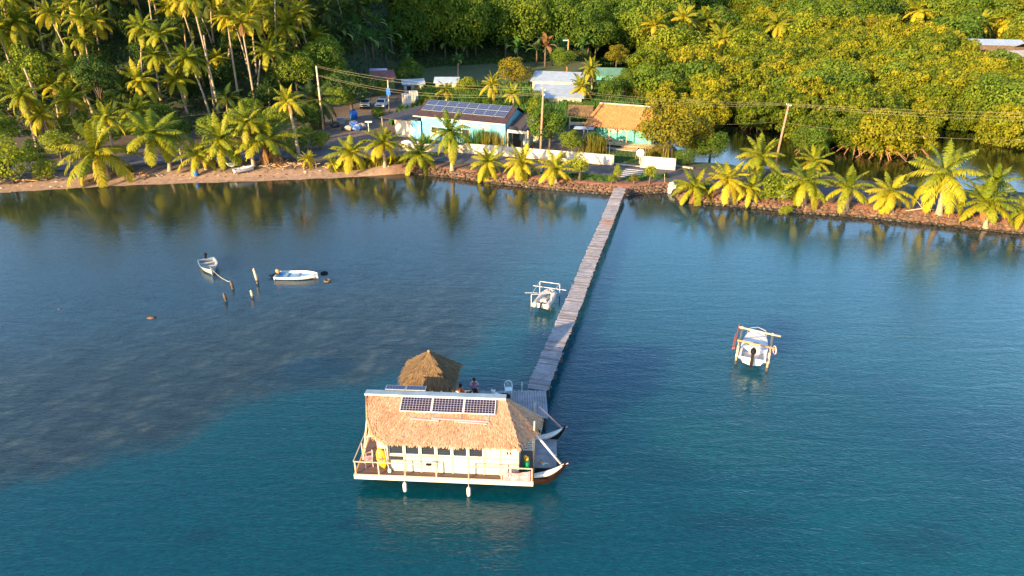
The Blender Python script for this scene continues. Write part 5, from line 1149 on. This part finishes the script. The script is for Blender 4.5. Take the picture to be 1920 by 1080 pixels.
mb = MB(); mb.box((.05,.0,.69),(.34,.16,.07)); mb.box((.34,0,.68),(.2,.05,.04)); mb.tube([(-.42,-.15,.68),(-.42,-.15,.71)],.11,10); mb.build('hatch', M['black'], hb)
mb = MB(); mb.tube([(-.6,1.2,.72),(-.5,1.5,.95),(0,1.75,1.0),(.5,1.5,.95),(.6,1.2,.72)],.018,6); mb.build('bow_rail', M['galv'], hb)
outboard(hb, (0,-1.78,.72), 'black', 1.15, -.25)
#@@PART4
# ------------------------------------------------------------------ utility poles and wires
def pole(bpx, tpx, z0, lab, arms, r=.16, mt='ducts'):
    b = GT(*bpx); t_ = AtY(tpx[0], tpx[1], b.y) - b; root = thing('utility_pole', b, lab, 'utility pole')
    mb = MB(); mb.tube([(0,0,-.4), t_*.5, t_], [r*1.1, r, r*.8], 9); mb.build('post', M[mt], root, True); out = []
    for k, (dz, w) in enumerate(arms):
        c = t_ - Vector((0,0,dz)); mb = MB(); mb.beam(c-Vector((.3*w,-.95*w,0))*.5, c+Vector((.3*w,-.95*w,0))*.5, .1); mb.build('crossarm', M['galv'], root)
        for s in (-.5,.0,.5):
            mb = MB(); q = c+Vector((.3*w,-.95*w,0))*s; mb.tube([q,q+Vector((0,0,.14)),q+Vector((0,0,.2))],[.05,.07,.03],7); mb.build('insulator', M['whitegel'], root)
            if s: out.append(b+q+Vector((0,0,.2)))
    return b, out
p1, o1 = pole((607,245),(593,125),1,'pale concrete utility pole at the left by the parked vehicles',[(.15,1.7),(1.5,1.0)],mt='pole')
p2, o2 = pole((1013,294),(1019,165),1,'wooden utility pole in the middle in front of the leafy tree',[(.2,1.3),(.9,.8)],mt='polewood')
p3, o3 = pole((1457,291),(1479,196),1,'leaning reddish utility pole on the causeway',[(.1,1.0)],mt='polewood')
far = Vector((82, 84, 9.2)); left_ = Vector((-80, 116, 12))
for k in range(4): rope_obj(o1[k], o2[k], .9+.25*k, f'{("highest","second","third","lowest")[k]} power line between the left and middle utility poles', .015, 'power_line', 20, 'wire', 'cable')['group'] = 'power lines left to middle pole'
for k in range(3): rope_obj(o2[k], o3[k % 2] - Vector((0,0,.25*(k//2))), .5+.15*k, f'{("highest","middle","lowest")[k]} power line between the middle and leaning utility poles', .015, 'power_line', 20, 'wire', 'cable')['group'] = 'power lines middle to leaning pole'
for k in range(3): rope_obj(o3[k % 2] - Vector((0,0,.25*(k//2))), far+Vector((0,-.5*k,-.3*k)), .5+.2*k, f'{("highest","middle","lowest")[k]} power line running off to the right over the mangroves', .015, 'power_line', 20, 'wire', 'cable')['group'] = 'power lines off to the right'
rope_obj(o2[0]-Vector((0,0,3.4)), o3[0]-Vector((0,0,2.6)), 1.0, 'low cable between the middle and leaning utility poles', .012, 'power_line', 20, 'wire', 'cable')
rope_obj(o3[0]-Vector((0,0,2.8)), far-Vector((0,0,3)), 1.2, 'low cable running off to the right past the leaning pole', .012, 'power_line', 20, 'wire', 'cable')
rope_obj(p1+Vector((0,0,5)), G(0,238,4.0), .8, 'thin cable running off to the left in front of the palms', .012, 'power_line', 16, 'wire', 'cable')
def simple_post(bpx, tpx, lab, r=.1, mt='ducts', head=None, nm='post'):
    b = GT(*bpx); t_ = AtY(tpx[0], tpx[1], b.y)-b; root = thing(nm, b, lab, 'post'); mb = MB(); mb.tube([(0,0,-.2), t_],[r,r*.8],8); mb.build('shaft', M[mt], root, True)
    if head: mb = MB(); mb.box(t_+Vector(head[0]), head[1]); mb.build('head', M['whitegel'], root)
    return root
simple_post((692,249),(690,228),'white street lamp post at the yard entrance',.08,'whitegel',((0.1,-.1,0),(1.1,.35,.18)),'street_lamp')
simple_post((1063,136),(1066,74),'tall brown wooden pole with a lamp in front of the forest',.18,'orangewood',((-.8,0,-.2),(1.2,.3,.2)),'lamp_pole')
simple_post((859,166),(859,118),'thin dark pole on the lawn beside the white shed',.09,'pile',None)
simple_post((730,214),(727,150),'wooden pole beside the white truck with a blue box on it',.13,'ducts',None)
simple_post((342,312),(336,278),'thin leaning white stake beside the beach road',.05,'whitegel',None)
simple_post((458,303),(457,292),'short thin stake by the road at left',.04,'whitegel',None)
simple_post((1247,342),(1246,326),'thin grey roadside stick right of the croton',.03,'ducts',None)
b = GT(730,214); q = AtY(728,172,b.y-.2); mb = MB(); mb.box((0,0,0),(.7,.3,1.2)); o = mb.build('meter_box', M['bluep']); o.location = q; tag(o,'blue box mounted on the pole beside the white truck','box')

# ------------------------------------------------------------------ blue house
HA = math.atan2(-6.5, 14.1)
h = thing('blue_house', (-15,107.3,1.0), 'long blue house with brown corrugated roof covered by solar panels', 'house', rz=HA); LH = 15.4
def wall_with(mb, x0, x1, y, z0, z1, openings, th=.16):
    """front wall strip between x0 and x1 with rectangular openings (xa,xb,za,zb)"""
    xs_ = sorted({x0,x1}|{o_[0] for o_ in openings}|{o_[1] for o_ in openings})
    for a, b_ in zip(xs_[:-1], xs_[1:]):
        op = [o_ for o_ in openings if o_[0] <= a+1e-6 and o_[1] >= b_-1e-6]
        if not op: mb.box(((a+b_)/2,y,(z0+z1)/2),(b_-a,th,z1-z0))
        else: za, zb = op[0][2], op[0][3]; mb.box(((a+b_)/2,y,(z0+za)/2),(b_-a,th,za-z0)); mb.box(((a+b_)/2,y,(zb+z1)/2),(b_-a,th,z1-zb))
ops = [(2.6,3.6,1.0,2.0),(8.0,9.3,1.0,2.1),(11.4,12.7,1.0,2.1)]
mb = MB(); wall_with(mb, .9, LH-.1, .35, -.3, 3.45, ops); mb.box((.98,4.0,1.6),(.16,7.1,3.8)); mb.box((LH-.18,4.0,1.6),(.16,7.1,3.8)); mb.box((LH/2+.4,7.6,1.6),(LH-1.4,.16,3.8))
for x in (.98, LH-.18): mb.face([(x-.08,.4,3.45),(x-.08,7.6,3.45),(x-.08,3.95,5.1)]); mb.face([(x+.08,.4,3.45),(x+.08,7.6,3.45),(x+.08,3.95,5.1)])
mb.build('wall', M['cyan'], h)
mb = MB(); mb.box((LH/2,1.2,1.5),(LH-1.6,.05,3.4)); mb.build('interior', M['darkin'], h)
for xa, xb, za, zb in ops:
    mb = MB(); [mb.box(c_, s_) for c_, s_ in ((((xa+xb)/2,.27,za+.04),(xb-xa,.1,.08)),(((xa+xb)/2,.27,zb-.04),(xb-xa,.1,.08)),((xa+.04,.27,(za+zb)/2),(.08,.1,zb-za-.16)),((xb-.04,.27,(za+zb)/2),(.08,.1,zb-za-.16)))]; f = mb.build('window', M['orangewood'], h)
    mb = MB(); [mb.box(((xa+xb)/2,.33,za+.12+k*.14),(xb-xa-.18,.015,.1),rx=-.6) for k in range(int((zb-za-.2)/.14)+1)]; mb.build('louvre', M['glass'], f)
# faded painted motifs on the front wall
mb = MB(); random.seed(3)
for cx_, cz_, r_ in ((8.1,2.75,.30),(10.2,2.7,.22),(12.3,2.75,.26),(9.2,2.6,.18),(11.3,2.55,.2)):
    for k in range(6): a = k*1.05; mb.ball((cx_+r_*math.cos(a), .262, cz_+r_*math.sin(a)), r_*.42, 8, 5, sc=(1,.04,1), mi=k % 2)
    mb.ball((cx_,.258,cz_), r_*.4, 8, 5, sc=(1,.05,1), mi=2)
o = mb.build('painted_flowers', [M['peach'], M['orangewood'], M['woodbark']], h); o['kind'] = 'stuff'
rf_ = MB(); ez, rz_ = 3.55, 5.35; ry0, ry1 = -.35, 3.95
def slab(mb, p, th=.07): a,b_,c,d = [Vector(q) for q in p]; dn = Vector((0,0,-th)); k = len(mb.v); mb.v += [tuple(q) for q in (a,b_,c,d,a+dn,b_+dn,c+dn,d+dn)]; [(mb.f.append(tuple(k+i for i in q)), mb.mi.append(0)) for q in ((0,1,2,3),(7,6,5,4),(0,4,5,1),(1,5,6,2),(2,6,7,3),(3,7,4,0))]
slab(rf_, [(-.2,ry0,ez),(LH+.3,ry0,ez),(LH+.3,ry1,rz_),(-.2,ry1,rz_)]); slab(rf_, [(-.2,ry1,rz_-.003),(LH+.3,ry1,rz_-.003),(LH+.3,8.3,3.5),(-.2,8.3,3.5)])
rf_ = rf_.build('roof', M['corr_brown'], h); mb = MB(); mb.box((LH/2,ry0-.06,ez-.06),(LH+.5,.1,.14)); mb.build('gutter', M['peach'], h)
rs = math.atan2(rz_-ez, ry1-ry0); dn = Vector((0,-math.cos(rs),-math.sin(rs))); nm = Vector((0,-math.sin(rs),math.cos(rs))); top = Vector((0,ry1,rz_))
for j in range(2):
    for k in range(8): c = top+Vector((1.35+k*1.80,0,0))+dn*(.85+j*1.50)+nm*.10; pv(rf_, c, 1.76, 1.46, (1,0,0), dn, nm, 'pvblue', 'alu', cells=.04)
# right hand annex with dark roof and open carport
mb = MB(); slab(mb, [(LH+.2,.2,2.75),(LH+3.4,.2,2.75),(LH+3.4,5.0,4.2),(LH+.2,5.0,4.2)]); mb.build('carport_roof', M['corr_dark'], h)
mb = MB(); mb.box((LH+1.8,.3,2.45),(3.1,.15,.4)); [mb.box((x,.3,1.1),(.18,.16,2.3)) for x in (LH+3.2,LH+.3)]; mb.build('carport_frame', M['cream'], h); mb = MB(); mb.box((LH+1.8,4.9,1.9),(3.1,.12,3.8)); mb.build('carport_wall', M['cream'], h)
mb = MB(); mb.box((LH+1.0,1.6,1.2),(.06,2.4,2.4)); mb.build('door', M['pile'], h)
mb = MB(); mb.box((LH+2.6,2.0,.6),(.9,.6,1.1)); mb.build('cupboard', M['white'], h)
# left wing: low blue wall and peach outbuilding
mb = MB(); wall_with(mb, -.75, .9, .0, -.3, 2.7, []); mb.build('side_wall', M['cyan'], h)
an = thing('outbuilding', (-15,107.3,1.0), 'peach walled outbuilding with dark sheet roof left of the blue house', 'outbuilding', rz=HA)
mb = MB(); mb.box((-2.35,.1,1.15),(3.15,.16,2.9)); mb.box((-3.9,2.6,1.15),(.16,4.8,2.9)); mb.box((-2.35,5.0,1.15),(3.1,.16,2.9)); mb.build('wall', M['peach'], an)
mb = MB(); slab(mb, [(-4.6,-.4,2.65),(.5,-.3,2.95),(.6,9.5,3.3),(-4.4,9.5,3.0)]); slab(mb, [(-7.6,1.0,2.4),(-4.65,.3,2.6),(-4.4,10,2.95),(-6.4,11,2.7)]); mb.build('roof', M['corr_dark'], an)
mb = MB(); [mb.tube([(x,y,-.2),(x,y,2.5)],.06,6) for x, y in ((-7.3,1.4),(-6.3,10.5))]; mb.build('post', M['ducts'], an)
mb = MB(); mb.ball((0,0,.3),.7,9,6,sc=(1.6,.6,.6)); mb.ball((1.2,.1,.25),.5,8,5,sc=(1.3,.6,.6)); o = mb.build('covered_heap', M['purpletank']); o.location = GT(765,272); tag(o, 'grey covered heap in front of the peach wall', 'heap')
# front walls along the road
def lowwall(a, b_, h_, lab, mt='white', posts=4, th=.18):
    a, b_ = Vector(a), Vector(b_); L = (b_-a).length; r = thing('garden_wall', (a.x,a.y,.98), lab, 'wall', rz=math.atan2(b_.y-a.y, b_.x-a.x)); mb = MB(); mb.box((L/2,0,h_*.5-.15),(L,th,h_+.3)); mb.build('wall', M[mt], r)
    mb = MB(); mb.box((L/2,-.01,h_+.03),(L+.06,th+.08,.07)); mb.build('coping', M['white'], r)
    for k in range(posts): mb = MB(); x = L*k/(posts-1); mb.box((x,-.02,h_*.5),(.26,th+.12,h_+.16)); mb.build('pillar', M['conc' if k in (0,posts-1) else mt], r)
    mb = MB(); mb.box((L/2,-th/2-.02,.2),(L,.03,.45)); mb.build('stained_footing', M['peach'], r); return r
lowwall(G(752,283,1),G(870,287,1),1.1,'peach garden wall behind the left shore palms','peach')
lowwall(G(872,287,1),G(943,292,1),1.35,'cream garden wall in front of the blue house','cream')
lowwall(G(945,292,1),G(1149,309,1),1.3,'long white garden wall between blue house and gateway','white',6)
lowwall(G(1202,313,1),G(1264,318,1),1.45,'short white garden wall right of the gateway under the ochre tree','white',3)
mb = MB(); a, b_ = G(1150,307,1.02), G(1201,312,1.02); mb.beam(a+Vector((0,0,.02)), b_+Vector((0,0,.02)), .5, .08); tag(mb.build('threshold_kerb', M['conc']), 'concrete threshold across the gateway', 'kerb')
mb = MB(); a, b_ = G(1268,311,1.0), G(1300,316,1.0); mb.beam(a,b_,.35,.3); tag(mb.build('kerb_block', M['conc']), 'pale kerb block at the end of the white wall', 'kerb')
d0 = G(1199,308,1.0); r = thing('satellite_dish', d0+Vector((0,0,.0)), 'white round satellite dish on the pillar at the gateway', 'satellite dish'); mb = MB(); n = 18; mb.v.append((0,.12,0))
for rr_, dd_ in ((.2,.06),(.4,.0),(.52,-.05)):
    for j in range(n): a = 6.283*j/n; mb.v.append((rr_*math.cos(a), dd_, rr_*math.sin(a)))
for j in range(n): mb.f.append((0,1+j,1+(j+1)%n)); mb.mi.append(0); [(mb.f.append((1+q*n+j,1+(q+1)*n+j,1+(q+1)*n+(j+1)%n,1+q*n+(j+1)%n)), mb.mi.append(0)) for q in (0,1)]
o = mb.build('reflector', M['whitegel'], r, True); o.location = (0,0,1.55); o.rotation_euler = (-.35,0,-.3); md = o.modifiers.new('Solidify','SOLIDIFY'); md.thickness = .04
mb = MB(); mb.tube([(0,.15,0),(0,.15,1.5)],.06,7); mb.build('mast', M['galv'], r); mb = MB(); mb.tube([(0,0,1.0),(-.1,-.6,1.5)],.02,5); mb.ball((-.1,-.6,1.52),.07,7,5); mb.build('feed_arm', M['black'], r)
# white box and dish by the road left of jetty
r = thing('road_mirror', G(1014,322,1), 'small round dark and white bin beneath the shore palms', 'bin'); mb = MB(); mb.tube([(0,0,0),(0,0,.6)],[.22,.25],10); mb.build('body', M['galv'], r); mb = MB(); mb.tube([(0,0,.6),(0,0,.68)],[.26,.2],10); mb.build('lid', M['black'], r); r.name = 'litter_bin'

# ------------------------------------------------------------------ thatched turquoise house
h2 = thing('thatched_house', (10.9,103.9,1.0), 'turquoise house with orange thatched roof and open wooden veranda', 'house', rz=R(-24.5)); L2 = 10.5
ridgeA, ridgeB = (1.3,3.6,5.5), (L2-1.2,3.6,5.5)
thatch_roof('roof', [((-.1,0,2.85),(L2,0,2.85),ridgeB,ridgeA),((L2,0,2.85),(L2,7.2,2.85),ridgeB,ridgeB),((L2,7.2,2.85),(-.1,7.2,2.85),ridgeA,ridgeB),((-.1,7.2,2.85),(-.1,0,2.85),ridgeA,ridgeA)], 9000, 'thatchred', h2, fringe=[((-.1,0,2.85),(L2,0,2.85)),((-.1,7.2,2.85),(-.1,0,2.85))], sl=.5, sw=.06, seed=21)
mb = MB(); mb.box((L2/2,3.6,5.55),(L2-2.4,.5,.1)); mb.build('ridge_cap', M['peach'], h2)
mb = MB(); mb.box((L2/2+.3,2.4,1.55),(L2-2.0,.14,2.6)); mb.box((1.3,4.6,1.55),(.14,4.3,2.6)); mb.box((L2-.7,4.6,1.55),(.14,4.3,2.6)); mb.box((L2/2+.3,6.8,1.55),(L2-2.0,.14,2.6)); mb.build('wall', M['turq'], h2)
mb = MB(); random.seed(8)
for k in range(16): mb.ball((4.2+random.gauss(0,.7),2.325,1.9+random.gauss(0,.35)),random.uniform(.12,.3),8,5,sc=(1,.03,1),mi=k%3)
mb.build('painted_motif', [M['peach'],M['cream'],M['orangewood']], h2)
mb = MB(); [mb.box((L2/2+.3, -.1+k*.24, .22), (L2-.4,.22,.06)) for k in range(11)]; mb.build('veranda_floor', M['ducts'], h2)
for x in (.5,3.9,6.6,L2-.5):
    mb = MB(); mb.tube([(x,.35,-.2),(x,.35,2.9)],.09,7); mb.tube([(x,.35,2.1),(x+.55,.35,2.8)],.05,6); mb.tube([(x,.35,2.1),(x-.55,.35,2.8)],.05,6); mb.build('post', M['pole'], h2, True)
mb = MB()
for x0 in (1.6,3.95,): [mb.beam((x0,.0,z),(x0+2.2,.0,z),.06) for z in (.45,1.05)]; mb.beam((x0,.0,.45),(x0+2.2,.0,1.05),.05); mb.beam((x0,.0,1.05),(x0+2.2,.0,.45),.05); [mb.beam((x0+k*.55,.01,.3),(x0+k*.55,.01,1.1),.05) for k in range(5)]
mb.build('railing', M['ducts'], h2)
mb = MB(); [mb.box((7.3,-.3-.3*k,.12-.13*k),(2.6,.3,.08)) for k in range(4)]; mb.build('steps', M['orangewood'], h2)
mb = MB(); mb.box((6,-1.6,-.02),(9,.7,.2)); mb.build('footing', M['conc'], h2)
mb = MB(); mb.box((3.2,1.6,.72),(1.6,.6,.08)); [mb.box((3.2+s_*.7,1.6,.48),(.08,.5,.45)) for s_ in (-1,1)]; tb = mb.build('veranda_table', M['rust'], h2); 
sh = thing('thatched_shelter', G(1066,241,1.0), 'little open shelter with grey thatch roof left of the thatched house', 'shelter', rz=R(-8)); mb = MB(); [mb.tube([(x,y,-.2),(x,y,2.4)],.07,6) for x in (.1,3.6) for y in (0,2.2)]; mb.build('post', M['ducts'], sh); thatch_roof('roof', [((-.2,-.4,2.3),(3.9,-.4,2.3),(3.9,1.1,3.7),(-.2,1.1,3.7)),((3.9,2.8,2.3),(-.2,2.8,2.3),(-.2,1.1,3.7),(3.9,1.1,3.7))], 1200, 'thatchold', sh, sl=.5, sw=.07, seed=23); mb = MB(); mb.box((1.8,1.1,.6),(3.2,2.0,.08)); mb.box((1.8,.1,.85),(3.2,.06,.5)); mb.build('platform', M['ducts'], sh)
mb = MB(); mb.box((0,0,0),(3.2,1.2,.06),rx=.15,rz=-.25); o = mb.build('sheet_metal', M['metalwhite']); o.location = G(1095,240,2.2); tag(o, 'loose pale metal sheet between shelter and thatched house', 'sheet')
mb = MB(); [mb.beam((k*.35,0,-1.2),(k*.35,0,0),.06) for k in (-4,0,4)]; o = mb.build('trestle', M['ducts']); o.location = G(1095,240,2.15); tag(o, 'wooden trestle under the loose metal sheet', 'trestle')

# ------------------------------------------------------------------ houses further back
def shed(x0,x1,y0,y1,zb,ze,zr,lab,roof,wall,rz=0,ridge_x=True,nm='house'):
    cx,cy = (x0+x1)/2,(y0+y1)/2; w,d = (x1-x0)/2,(y1-y0)/2; r = thing(nm,(cx,cy,zb),lab,'house' if nm == 'house' else 'shed',rz=rz); ze -= zb; zr -= zb
    mb = MB(); [mb.box(c_,s_) for c_,s_ in (((0,-d,ze/2-.2),(2*w,.15,ze+.35)),((0,d,ze/2-.2),(2*w,.15,ze+.35)),((-w,0,ze/2-.2),(.15,2*d-.2,ze+.35)),((w,0,ze/2-.2),(.15,2*d-.2,ze+.35)))]; mb.build('wall', M[wall], r)
    mb = MB(); e = .5
    slab(mb,[(-w-e,-d-e,ze),(w+e,-d-e,ze),(w+e,0,zr),(-w-e,0,zr)]); slab(mb,[(-w-e,0,zr-.003),(w+e,0,zr-.003),(w+e,d+e,ze),(-w-e,d+e,ze)]); mb.build('roof', M[roof], r)
    for x in (-w*.5,w*.3): mb = MB(); mb.box((x,-d-.09,ze*.55),(.9,.05,.9)); mb.build('window', M['glass'], r)
    mb = MB(); mb.box((w*.75,-d-.09,ze*.42),(.85,.05,ze*.8)); mb.build('door', M['ducts'], r); return r
M['corr_white'] = corrugated('white_corrugated', (.26,.32,.37), (.44,.51,.57), 1.6, metal=.1, rough=.4)
shed(5,14,134.5,147,1,2.7,4.3,'house with broad white corrugated roof, the nearer of two behind the utility pole','corr_white','peach',R(-6))
shed(5.5,15.5,149,159,1,3.6,5.0,'second white roofed house just behind the nearer white roof','corr_white','peach',R(-14))
shed(-16.4,-11.9,152,157,1,3.0,3.8,'small white shed on the lawn below the banana grove','metalwhite','white',0,nm='garden_shed')
shed(-23.5,-19.5,151,155,1,2.8,3.6,'small grey white shed half hidden by a garden tree','corr_white','conc',.2,nm='garden_shed')
shed(-31.5,-27,156,162,1,3.2,4.6,'shed with rusty red roof above the parked vehicles','redroof','conc',.3,nm='garden_shed')
shed(20,26,163,169,1,2.9,4.3,'house with pale green roof behind the trees','greenroof','turq',R(-8))
shed(27,33,148,153,1,3.0,3.9,'shed with blue roof at the edge of the mangroves','blueroof','conc',R(-20),nm='garden_shed')
shed(133,146,205,214,1,5.6,6.8,'far pale blue roofed house beyond the mangroves','corr_white','woodbark',R(-12))
shed(124,133,178,185,1,5.6,6.6,'far grey roofed house right of the pale blue one beyond the mangroves','conc','woodbark',R(10))
shed(137,150,188,196,1,5.9,7.2,'farthest right grey white roof beyond the mangroves','conc','woodbark',R(-4))
r = thing('water_tank', AtY(710,138,160), 'lilac grey cylindrical tank beside the red roofed shed', 'tank'); mb = MB(); mb.tube([(-2,0,0),(-1.9,0,0),(1.9,0,0),(2,0,0)],[.9,1.15,1.15,.9],16); mb.build('drum', M['purpletank'], r, True); mb = MB(); [mb.box((x,0,-1.2),(.3,1.6,1.2)) for x in (-1.2,1.2)]; mb.build('cradle', M['conc'], r)
for (x,y),lab in (((764,209),'left one of two white cube tanks behind the outbuilding'),((777,203),'right one of two white cube tanks behind the outbuilding')):
    b = GT(x,y); r = thing('cube_tank', b+Vector((0,0,1.6)), lab, 'tank', rz=.3); mb = MB(); mb.box((0,0,.75),(1.5,1.4,1.5)); mb.build('bladder', M['white'], r); mb = MB(); [mb.box((0,0,z),(1.56,1.46,.05)) for z in (.1,.5,.9,1.3)]; [mb.box((x_,-.73,.75),(.05,.04,1.5)) for x_ in (-.7,-.25,.25,.7)]; mb.build('cage', M['galv'], r); mb = MB(); mb.box((0,0,-.8),(1.5,1.4,1.58)); mb.build('stand', M['conc'], r)

# ------------------------------------------------------------------ vehicles
def pickup(loc, rz, lab, box=False, col='carbody'):
    """front towards local -Y"""
    r = thing('parked_truck' if box else 'parked_pickup', loc, lab, 'truck' if box else 'pickup', rz=rz); mb = MB(); prof = [(-2.3,.45),(-2.32,.85),(-2.2,1.02),(-1.25,1.12),(-.75,1.68),(-.55,1.74),(.45,1.74),(.62,1.68),(.68,1.05),(2.3,1.02),(2.32,.5)]
    for s in (-.86,.86): mb.v += [(s*(.93 if z > 1.3 else 1), y, z) for y, z in prof]
    n = len(prof); mb.f.append(tuple(range(n))[::-1]); mb.mi.append(0); mb.f.append(tuple(range(n,2*n))); mb.mi.append(0)
    for i in range(n): j = (i+1) % n; mb.f.append((i,j,n+j,n+i)); mb.mi.append(0)
    mb.build('body', M[col], r)
    mb = MB(); mb.face([(-.74,-1.22,1.17),(.74,-1.22,1.17),(.70,-.80,1.63),(-.70,-.80,1.63)]); mb.v = [(x,y-.03,z+.02) for x,y,z in mb.v]; mb.build('windscreen', M['glass'], r)
    for s in (-1,1): mb = MB(); mb.box((s*.85,-.1,1.38),(.03,1.0,.36)); mb.build('side_window', M['glass'], r)
    for s in (-1,1):
        for y in (-1.5,1.5): w_ = MB(); w_.tube([(s*.72,y,.36),(s*.93,y,.36)],.36,14); t_ = w_.build('wheel', M['tyre'], r); w_ = MB(); w_.tube([(s*.92,y,.36),(s*.95,y,.36)],.19,10); w_.build('rim', M['galv'], t_)
        mb = MB(); mb.box((s*.62,-2.32,.82),(.32,.04,.18)); mb.build('headlight', M['glass' if s < 0 else 'alu'], r)
    mb = MB(); mb.box((0,-2.36,.52),(1.7,.12,.2)); mb.build('bumper', M['black'], r); mb = MB(); mb.box((0,-2.33,.82),(.85,.03,.2)); mb.build('grille', M['black'], r)
    if box: mb = MB(); mb.box((0,1.5,1.35),(1.7,1.6,.7)); mb.build('load_bed', M['metalwhite'], r); mb = MB(); [mb.box((x,1.5,1.72),(.18,1.3,.04)) for x in (-.5,-.15,.2,.55)]; mb.build('load', M['black'], r)
    return r
pickup(GT(717,203), -.05, 'white truck facing the water under the large dark tree, beside the pole', True)
pickup(GT(686,202), .12, 'white pickup left of the white truck in the shaded yard')
r = thing('tarp_pile', GT(656,244), 'heap of blue and white tarpaulins and tubs in the yard entrance', 'heap'); random.seed(2)
mb = MB(); [mb.ball((random.gauss(0,.8),random.gauss(0,.5),random.uniform(.2,.9)),random.uniform(.35,.75),7,5,sc=(1.3,.9,.7),jit=.2,mi=k%3) for k in range(12)]; mb.build('tarpaulin', [M['bluetarp'],M['conc'],M['cloth_d']], r)
mb = MB(); mb.box((.9,-.3,.9),(1.1,.9,.12),ry=.35); mb.build('tub', M['bluep'], r)
r = thing('plastic_tub', GT(664,224), 'dark blue plastic tank behind the tarpaulin heap', 'tub'); mb = MB(); mb.tube([(0,0,0),(0,0,1.3),(0,0,1.5)],[.65,.72,.5],12); mb.build('body', M['bluep'], r, True); mb = MB(); mb.tube([(0,0,1.5),(0,0,1.58)],.3,10); mb.build('lid', M['black'], r)
r = thing('crate', GT(640,232), 'grey white crate left of the tarpaulin heap', 'crate', rz=.2); mb = MB(); mb.box((0,0,.5),(1.2,.9,.96)); mb.build('box', M['conc'], r); mb = MB(); mb.box((0,0,1.02),(1.26,.96,.06)); mb.build('lid', M['purpletank'], r)

# ------------------------------------------------------------------ things on the beach and shore
r = thing('barrel', GT(368,330), 'blue plastic barrel standing on the sand under a bushy palm', 'barrel'); mb = MB(); mb.tube([(0,0,0),(0,0,.05),(0,0,.4),(0,0,.75),(0,0,.9)],[.26,.30,.33,.30,.26],12); mb.build('body', M['bluep'], r, True); mb = MB(); mb.tube([(0,0,.9),(0,0,.94)],.27,12); mb.build('lid', M['greenp'], r)
M['palegreen'] = mat('pale_green_hull', (.55,.66,.52), .5, .1, 2)
q = GT(432,312); dinghy(q, .55, 2.5, 1.1, 'pale green dinghy pulled up beside the beach road', 'palegreen', 'whitegel', 'alu', None, 1.6, .4, z=q.z+.18)
q = GT(458,324); dinghy(q, -.9, 2.6, 1.1, 'upturned looking white dinghy lying on the sand right of the green one', 'whitegel', 'whitegel', 'whitegel', None, 2.0, .35, z=q.z+.2)
r = thing('culvert_mouth', G(1264,356,.3), 'white rounded concrete culvert mouth at the water edge', 'culvert'); mb = MB(); n = 14
for y in (-.5,1.2): mb.v += [(.85*math.cos(a), y, -.5+1.25*math.sin(a)) for a in np.linspace(0,math.pi,n)]+[(.45*math.cos(a), y, -.4+.75*math.sin(a)) for a in np.linspace(math.pi,0,n)]
m_ = 2*n
for i in range(m_): j = (i+1)%m_; mb.f.append((i,j,m_+j,m_+i)); mb.mi.append(0)
for i in range(n-1): mb.f.append((i,i+1,m_-2-i,m_-1-i)); mb.mi.append(0); mb.f.append((m_+i,m_+m_-1-i,m_+m_-2-i,m_+i+1)); mb.mi.append(0)
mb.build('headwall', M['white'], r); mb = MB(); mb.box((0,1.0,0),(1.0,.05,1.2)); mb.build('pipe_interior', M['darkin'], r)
r = thing('concrete_block', GT(1462,372), 'white concrete block between the causeway bush and a bright palm', 'block', rz=-.2); mb = MB(); mb.box((0,0,.3),(1.5,.7,.6)); mb.build('block', M['white'], r); mb = MB(); mb.box((-.3,.2,.66),(.7,.25,.12)); mb.build('cap', M['white'], r)
b = GT(1728,402); r = thing('driftwood_branch', b, 'dead branches lying on the causeway left of the tallest palm', 'driftwood'); mb = MB(); mb.tube([(-1.8,0,.1),(0,.1,.35),(1.3,.0,.2)],[.05,.07,.04],6); mb.build('stem', M['pole'], r); mb = MB(); mb.tube([(0,.1,.35),(-.6,.2,1.0),(-.9,.2,1.3)],[.04,.03,.02],5); mb.tube([(.4,.1,.3),(.9,.1,1.0)],[.04,.02],5); mb.build('branch', M['pole'], r)
